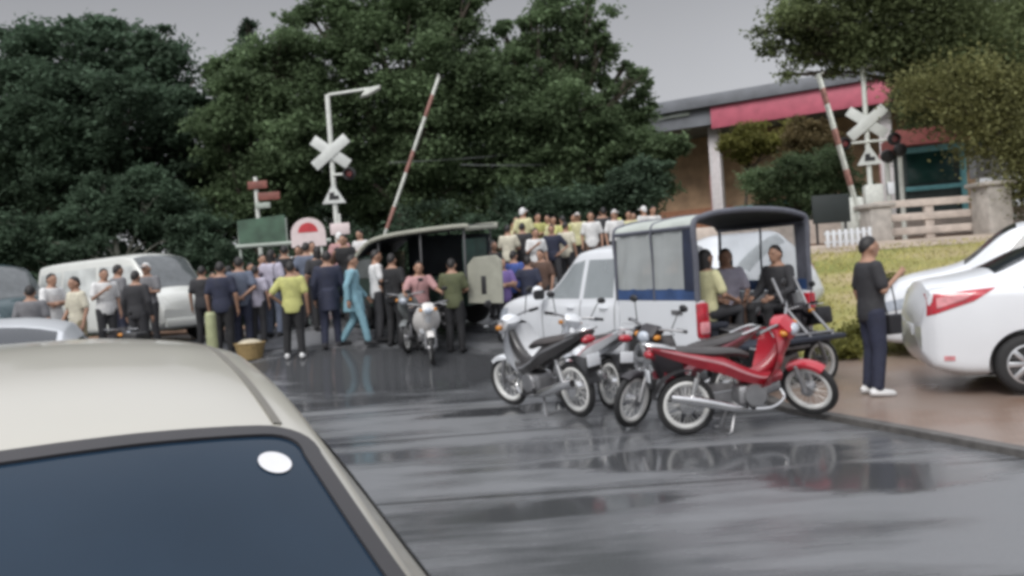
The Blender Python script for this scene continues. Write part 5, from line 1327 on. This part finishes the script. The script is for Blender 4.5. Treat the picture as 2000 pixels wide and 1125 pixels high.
def tree(name, label, base, lobes, n, size, m, group=None, seed=1, trunk_r=.22, bark=None, cat='tree', lean=(0, 0), droop=.25, sig=.15):
    n, size = int(n * 3.2), size * .53
    t = thing(name, label, cat, base, 0, group); base = Vector(base); rr_ = random.Random(seed)
    loc = [(tuple(Vector(c) - base), r_) for c, r_ in lobes]
    q, k = crown(loc, n, size, seed, droop, sig)
    me = bpy.data.meshes.new('crown')
    me.vertices.add(len(q)); me.vertices.foreach_set('co', q.ravel())
    idx = np.arange(k)[:, None] * 4
    tri = np.concatenate([idx + np.array([0, 1, 2]), idx + np.array([0, 2, 3])], 1).reshape(-1)
    me.loops.add(len(tri)); me.loops.foreach_set('vertex_index', tri)
    me.polygons.add(k * 2); me.polygons.foreach_set('loop_start', np.arange(k * 2) * 3)
    me.update(); me.validate(); me.materials.append(m)
    link('crown', me, t)
    mb = MB(); top = max(loc, key=lambda l_: l_[0][2]); cx = sum(l_[0][0] for l_ in loc) / len(loc); cyy = sum(l_[0][1] for l_ in loc) / len(loc)
    low = min(l_[0][2] - l_[1] * .3 for l_ in loc); hz = max(low, top[0][2] * .3)
    if trunk_r:
        mid = Vector((cx * .25 + lean[0], cyy * .25 + lean[1], hz * .6)); fork = Vector((cx * .5 + lean[0], cyy * .5, hz * 1.0))
        mb.tube([(0, 0, -.15), (0, 0, .12), mid, fork, Vector(top[0]) * .95], [trunk_r * 1.5, trunk_r * 1.1, trunk_r * .85, trunk_r * .65, trunk_r * .12], 10, sub=5)
        tr = mb.build('trunk', bark or BARK, t)
        for c, r_ in loc:
            mb = MB(); c = Vector(c); s0 = mid.lerp(fork, rr_.uniform(.2, 1.0)); kn = s0.lerp(c, .55) + Vector((rr_.uniform(-.2, .2), rr_.uniform(-.2, .2), .12 * (c - s0).length))
            mb.tube([s0, kn, c], [trunk_r * .42, trunk_r * .26, trunk_r * .06], 7, sub=4)
            for _ in range(4):
                e_ = c + Vector((rr_.uniform(-1, 1), rr_.uniform(-1, 1), rr_.uniform(-.4, 1))).normalized() * r_ * .85
                f_ = kn.lerp(c, rr_.uniform(.1, .8)); mb.tube([f_, f_.lerp(e_, .5) + Vector((0, 0, .1 * r_)), e_], [trunk_r * .14, trunk_r * .09, trunk_r * .03], 5, sub=2)
            mb.build('limb', bark or BARK, tr)
    return t
def PL(D, rows, jit=.8, seed=3):
    "lobes from photo ellipses (px, py, radius px) at depth D"
    rr_ = random.Random(seed); out_ = []
    for px, py, rp, *dd in rows:
        d_ = D + (dd[0] if dd else rr_.uniform(-jit, jit)); out_.append((at(px, py, d_), rp * d_ / F))
    return out_
def low_lobes(base, n, spread, z0, z1, r_, seed):
    rr_ = random.Random(seed)
    return [((base[0] + rr_.uniform(-spread, spread), base[1] + rr_.uniform(-spread, spread) * .6, base[2] + rr_.uniform(z0, z1)), r_ * rr_.uniform(.7, 1.2)) for _ in range(n)]
tg = 'big trees along the railway'
tree('broadleaf_tree', 'huge dark broadleaf tree with a domed crown at the far side of the vans', gp(150, 27), PL(27, [(20, 180, 105), (70, 110, 70), (150, 120, 90), (230, 100, 78), (320, 130, 70), (110, 240, 120), (250, 230, 120), (350, 240, 90), (60, 330, 110), (190, 350, 120), (320, 360, 110), (395, 330, 80), (-40, 260, 110), (-60, 400, 110), (60, 440, 80), (390, 190, 45), (60, 80, 34), (205, 55, 42), (300, 80, 42)]), 36000, .36, LDARK, tg, 11, .34)
tree('broadleaf_tree', 'shaded tree with a pale slim trunk below the huge dark crown', gp(250, 24.2), PL(24.4, [(150, 430, 60), (210, 395, 60), (290, 400, 70), (350, 440, 60), (100, 480, 60), (390, 460, 55), (20, 480, 70)]), 12000, .30, LDARK, tg, 12, .13, PBARK)
tree('conifer', 'thin dark conifer whose tip stands against the sky between the crowns', gp(500, 34), PL(34, [(482, 45, 13), (483, 62, 17), (485, 82, 20), (486, 110, 24), (490, 150, 32), (490, 195, 38), (495, 245, 45), (495, 300, 45)], .2), 5000, .3, LDARK, None, 13, .16)
tree('broadleaf_tree', 'tree with pale sunlit leaf tips beside the thin conifer', gp(520, 26), PL(26, [(470, 190, 62), (530, 150, 66), (560, 90, 50), (585, 200, 80), (500, 270, 80), (430, 260, 52), (590, 290, 80), (450, 340, 66), (520, 380, 66), (420, 420, 55), (420, 150, 36), (445, 120, 22), (560, 440, 50)]), 22000, .30, LMID, tg, 14, .24)
tree('broadleaf_tree', 'tallest tree rising out of the picture behind the barrier boom', gp(790, 27.5), PL(27.5, [(640, 60, 80), (720, 20, 100), (820, -20, 100), (900, 40, 66), (680, 160, 100), (790, 130, 115), (880, 160, 90), (720, 260, 110), (830, 270, 110), (640, 320, 90), (760, 370, 95), (870, 380, 90), (930, 250, 70), (600, 30, 30), (925, 100, 40), (930, -20, 36)]), 32000, .34, LMID, tg, 15, .34)
tree('broadleaf_tree', 'broad tree with a ragged top and open sprays against the pale sky', gp(1080, 28), PL(28, [(1040, 60, 36), (1090, 30, 50), (1150, 40, 45), (1060, 130, 70), (1130, 110, 62), (1175, 95, 26), (1000, 130, 50), (985, 60, 22), (1010, 220, 90), (1110, 210, 90), (1180, 230, 62), (1040, 320, 100), (1150, 310, 90), (1230, 290, 70), (960, 350, 70), (1070, 400, 80), (1180, 390, 75), (1260, 350, 60), (1290, 290, 42), (1240, 215, 36), (1190, 170, 26), (1240, 150, 24), (1262, 175, 17), (1225, 130, 13), (985, 415, 60)]), 36000, .33, LMID, tg, 16, .32)
tree('broadleaf_tree', 'low dark tree between the yellow group and the red roofed station', gp(1230, 25), PL(25, [(1220, 380, 50), (1270, 340, 42), (1150, 410, 46), (1090, 420, 46), (1020, 430, 46), (1265, 395, 30)]), 9000, .27, LDARK, tg, 17, .14)
# dark masses further back
for i, (px, D, w_) in enumerate(((60, 33, 5.2), (330, 34, 5.0), (600, 34, 4.6), (830, 35, 4.6), (1060, 35, 4.4))):
    b_ = gp(px, D); tree('background_tree', ['dense dark tree behind the dark teal van', 'dense dark tree deep behind the white van', 'dense dark tree deep behind the tall signal post', 'dense dark tree deep behind the barrier boom', 'dense dark tree deep behind the yellow group'][i], b_,
        [((b_.x + rnd.uniform(-.5, .5) * w_, b_.y + rnd.uniform(-1, 1), b_.z + z), w_ * .52) for z in (1.2, 2.2, 3.4, 4.8, 5.6, 6.4)], 9000, .45, LDARK, tg, 30 + i, .25)
for i, (px, D) in enumerate(((20, 23.5), (180, 23.0), (360, 23.5), (470, 25), (600, 25.5), (730, 25), (860, 24.5), (980, 25))):
    b_ = gp(px, D); tree('bush', 'dark bush under the trees, ' + ['behind the dark teal van', 'behind the roof of the white van', 'behind the nose of the white van', 'behind the green board', 'behind the round topped board', 'behind the foot of the barrier boom', 'behind the dark canopied truck', 'beside the yellow group'][i], b_, low_lobes(b_, 7, 1.6, .3, 2.0, .95, 50 + i), 3800, .26, LDARK, 'dark bushes under the trees', 60 + i, .06, cat='bush')
# by the station
b_ = gp(1450, 31); tree('bush', 'yellow green bush under the red roof edge', b_, PL(30.5, [(1432, 280, 30), (1470, 272, 36), (1515, 280, 34), (1450, 298, 22), (1545, 262, 26), (1580, 285, 30)], .3), 5000, .22, LYEL, 'bushes by the station', 71, .07, cat='bush')
b_ = gp(1550, 25.5); tree('bush', 'round green bush left of the station signal', b_, PL(25, [(1490, 360, 40), (1550, 340, 46), (1605, 340, 50), (1570, 385, 46), (1510, 395, 32), (1640, 370, 44)], .3), 8000, .20, LMID, 'bushes by the station', 72, .08, cat='bush')
b_ = gp(1590, 27); tree('bush', 'brownish shrub between the red roof edge and the boom', b_, PL(27, [(1560, 290, 40), (1600, 270, 36), (1620, 310, 36), (1570, 250, 24)], .3), 4200, .22, leaf_mat('brownish leaves', (.14, .11, .055)), 'bushes by the station', 73, .07, cat='bush')
# trees on the station side, nearer to us
b_ = gp(2090, 21.5)
tree('broadleaf_tree', 'near tree whose leafy boughs hang over the station signal', b_, PL(20.5, [(1540, 50, 36), (1500, 90, 20), (1580, 20, 50), (1640, 60, 60), (1720, 30, 80), (1800, 60, 90), (1880, 110, 90), (1960, 60, 100), (2020, 180, 100), (1705, 105, 44), (1790, 140, 50), (1840, 200, 55), (1930, 220, 60), (1560, 105, 26), (1610, 120, 30), (1720, -60, 80), (1850, -50, 90), (2080, 60, 110), (1535, 145, 12), (1488, 60, 12)]), 30000, .24, leaf_mat('station leaves', (.13, .16, .075)), tg, 18, .22, sig=.26)
b_ = gp(2110, 19.6)
tree('broadleaf_tree', 'yellow green tree with small bright leaves at the edge of the picture', b_, PL(18.8, [(1900, 240, 34), (1950, 220, 45), (1985, 290, 45), (1930, 170, 45), (2010, 200, 70), (2030, 340, 60), (1870, 210, 30), (1835, 170, 45), (1790, 185, 34), (1880, 160, 50), (1905, 290, 22), (1990, 370, 32), (2060, 440, 60)], .4), 10000, .17, leaf_mat('bright leaves', (.22, .225, .10)), tg, 19, .12, sig=.34)
b_ = gp(1790, 28)
tree('broadleaf_tree', 'darker tree behind the teal kiosk', b_, PL(28, [(1790, 195, 42), (1840, 180, 60), (1920, 200, 70), (1770, 262, 26), (1960, 280, 60), (1900, 260, 36), (1760, 300, 22)]), 12000, .26, LMID, tg, 20, .16)
# weeds along the foot of the bank
for i, px in enumerate((1620, 1650, 1735)):
    q = gp(px, [12.4, 13.0, 15.0][i]); tree('weed_clump', 'tall yellow green weeds on the bank ' + ['between the black motorbike and the man', 'behind the shoulder of the man', 'behind the bonnet of the white sedan'][i], q, [((q.x + rnd.uniform(-.25, .25), q.y + rnd.uniform(-.2, .2), q.z + rnd.uniform(.05, .3)), .22) for _ in range(5)], 600, .13, LYEL, 'weeds on the bank', 90 + i, .015, cat='weed')
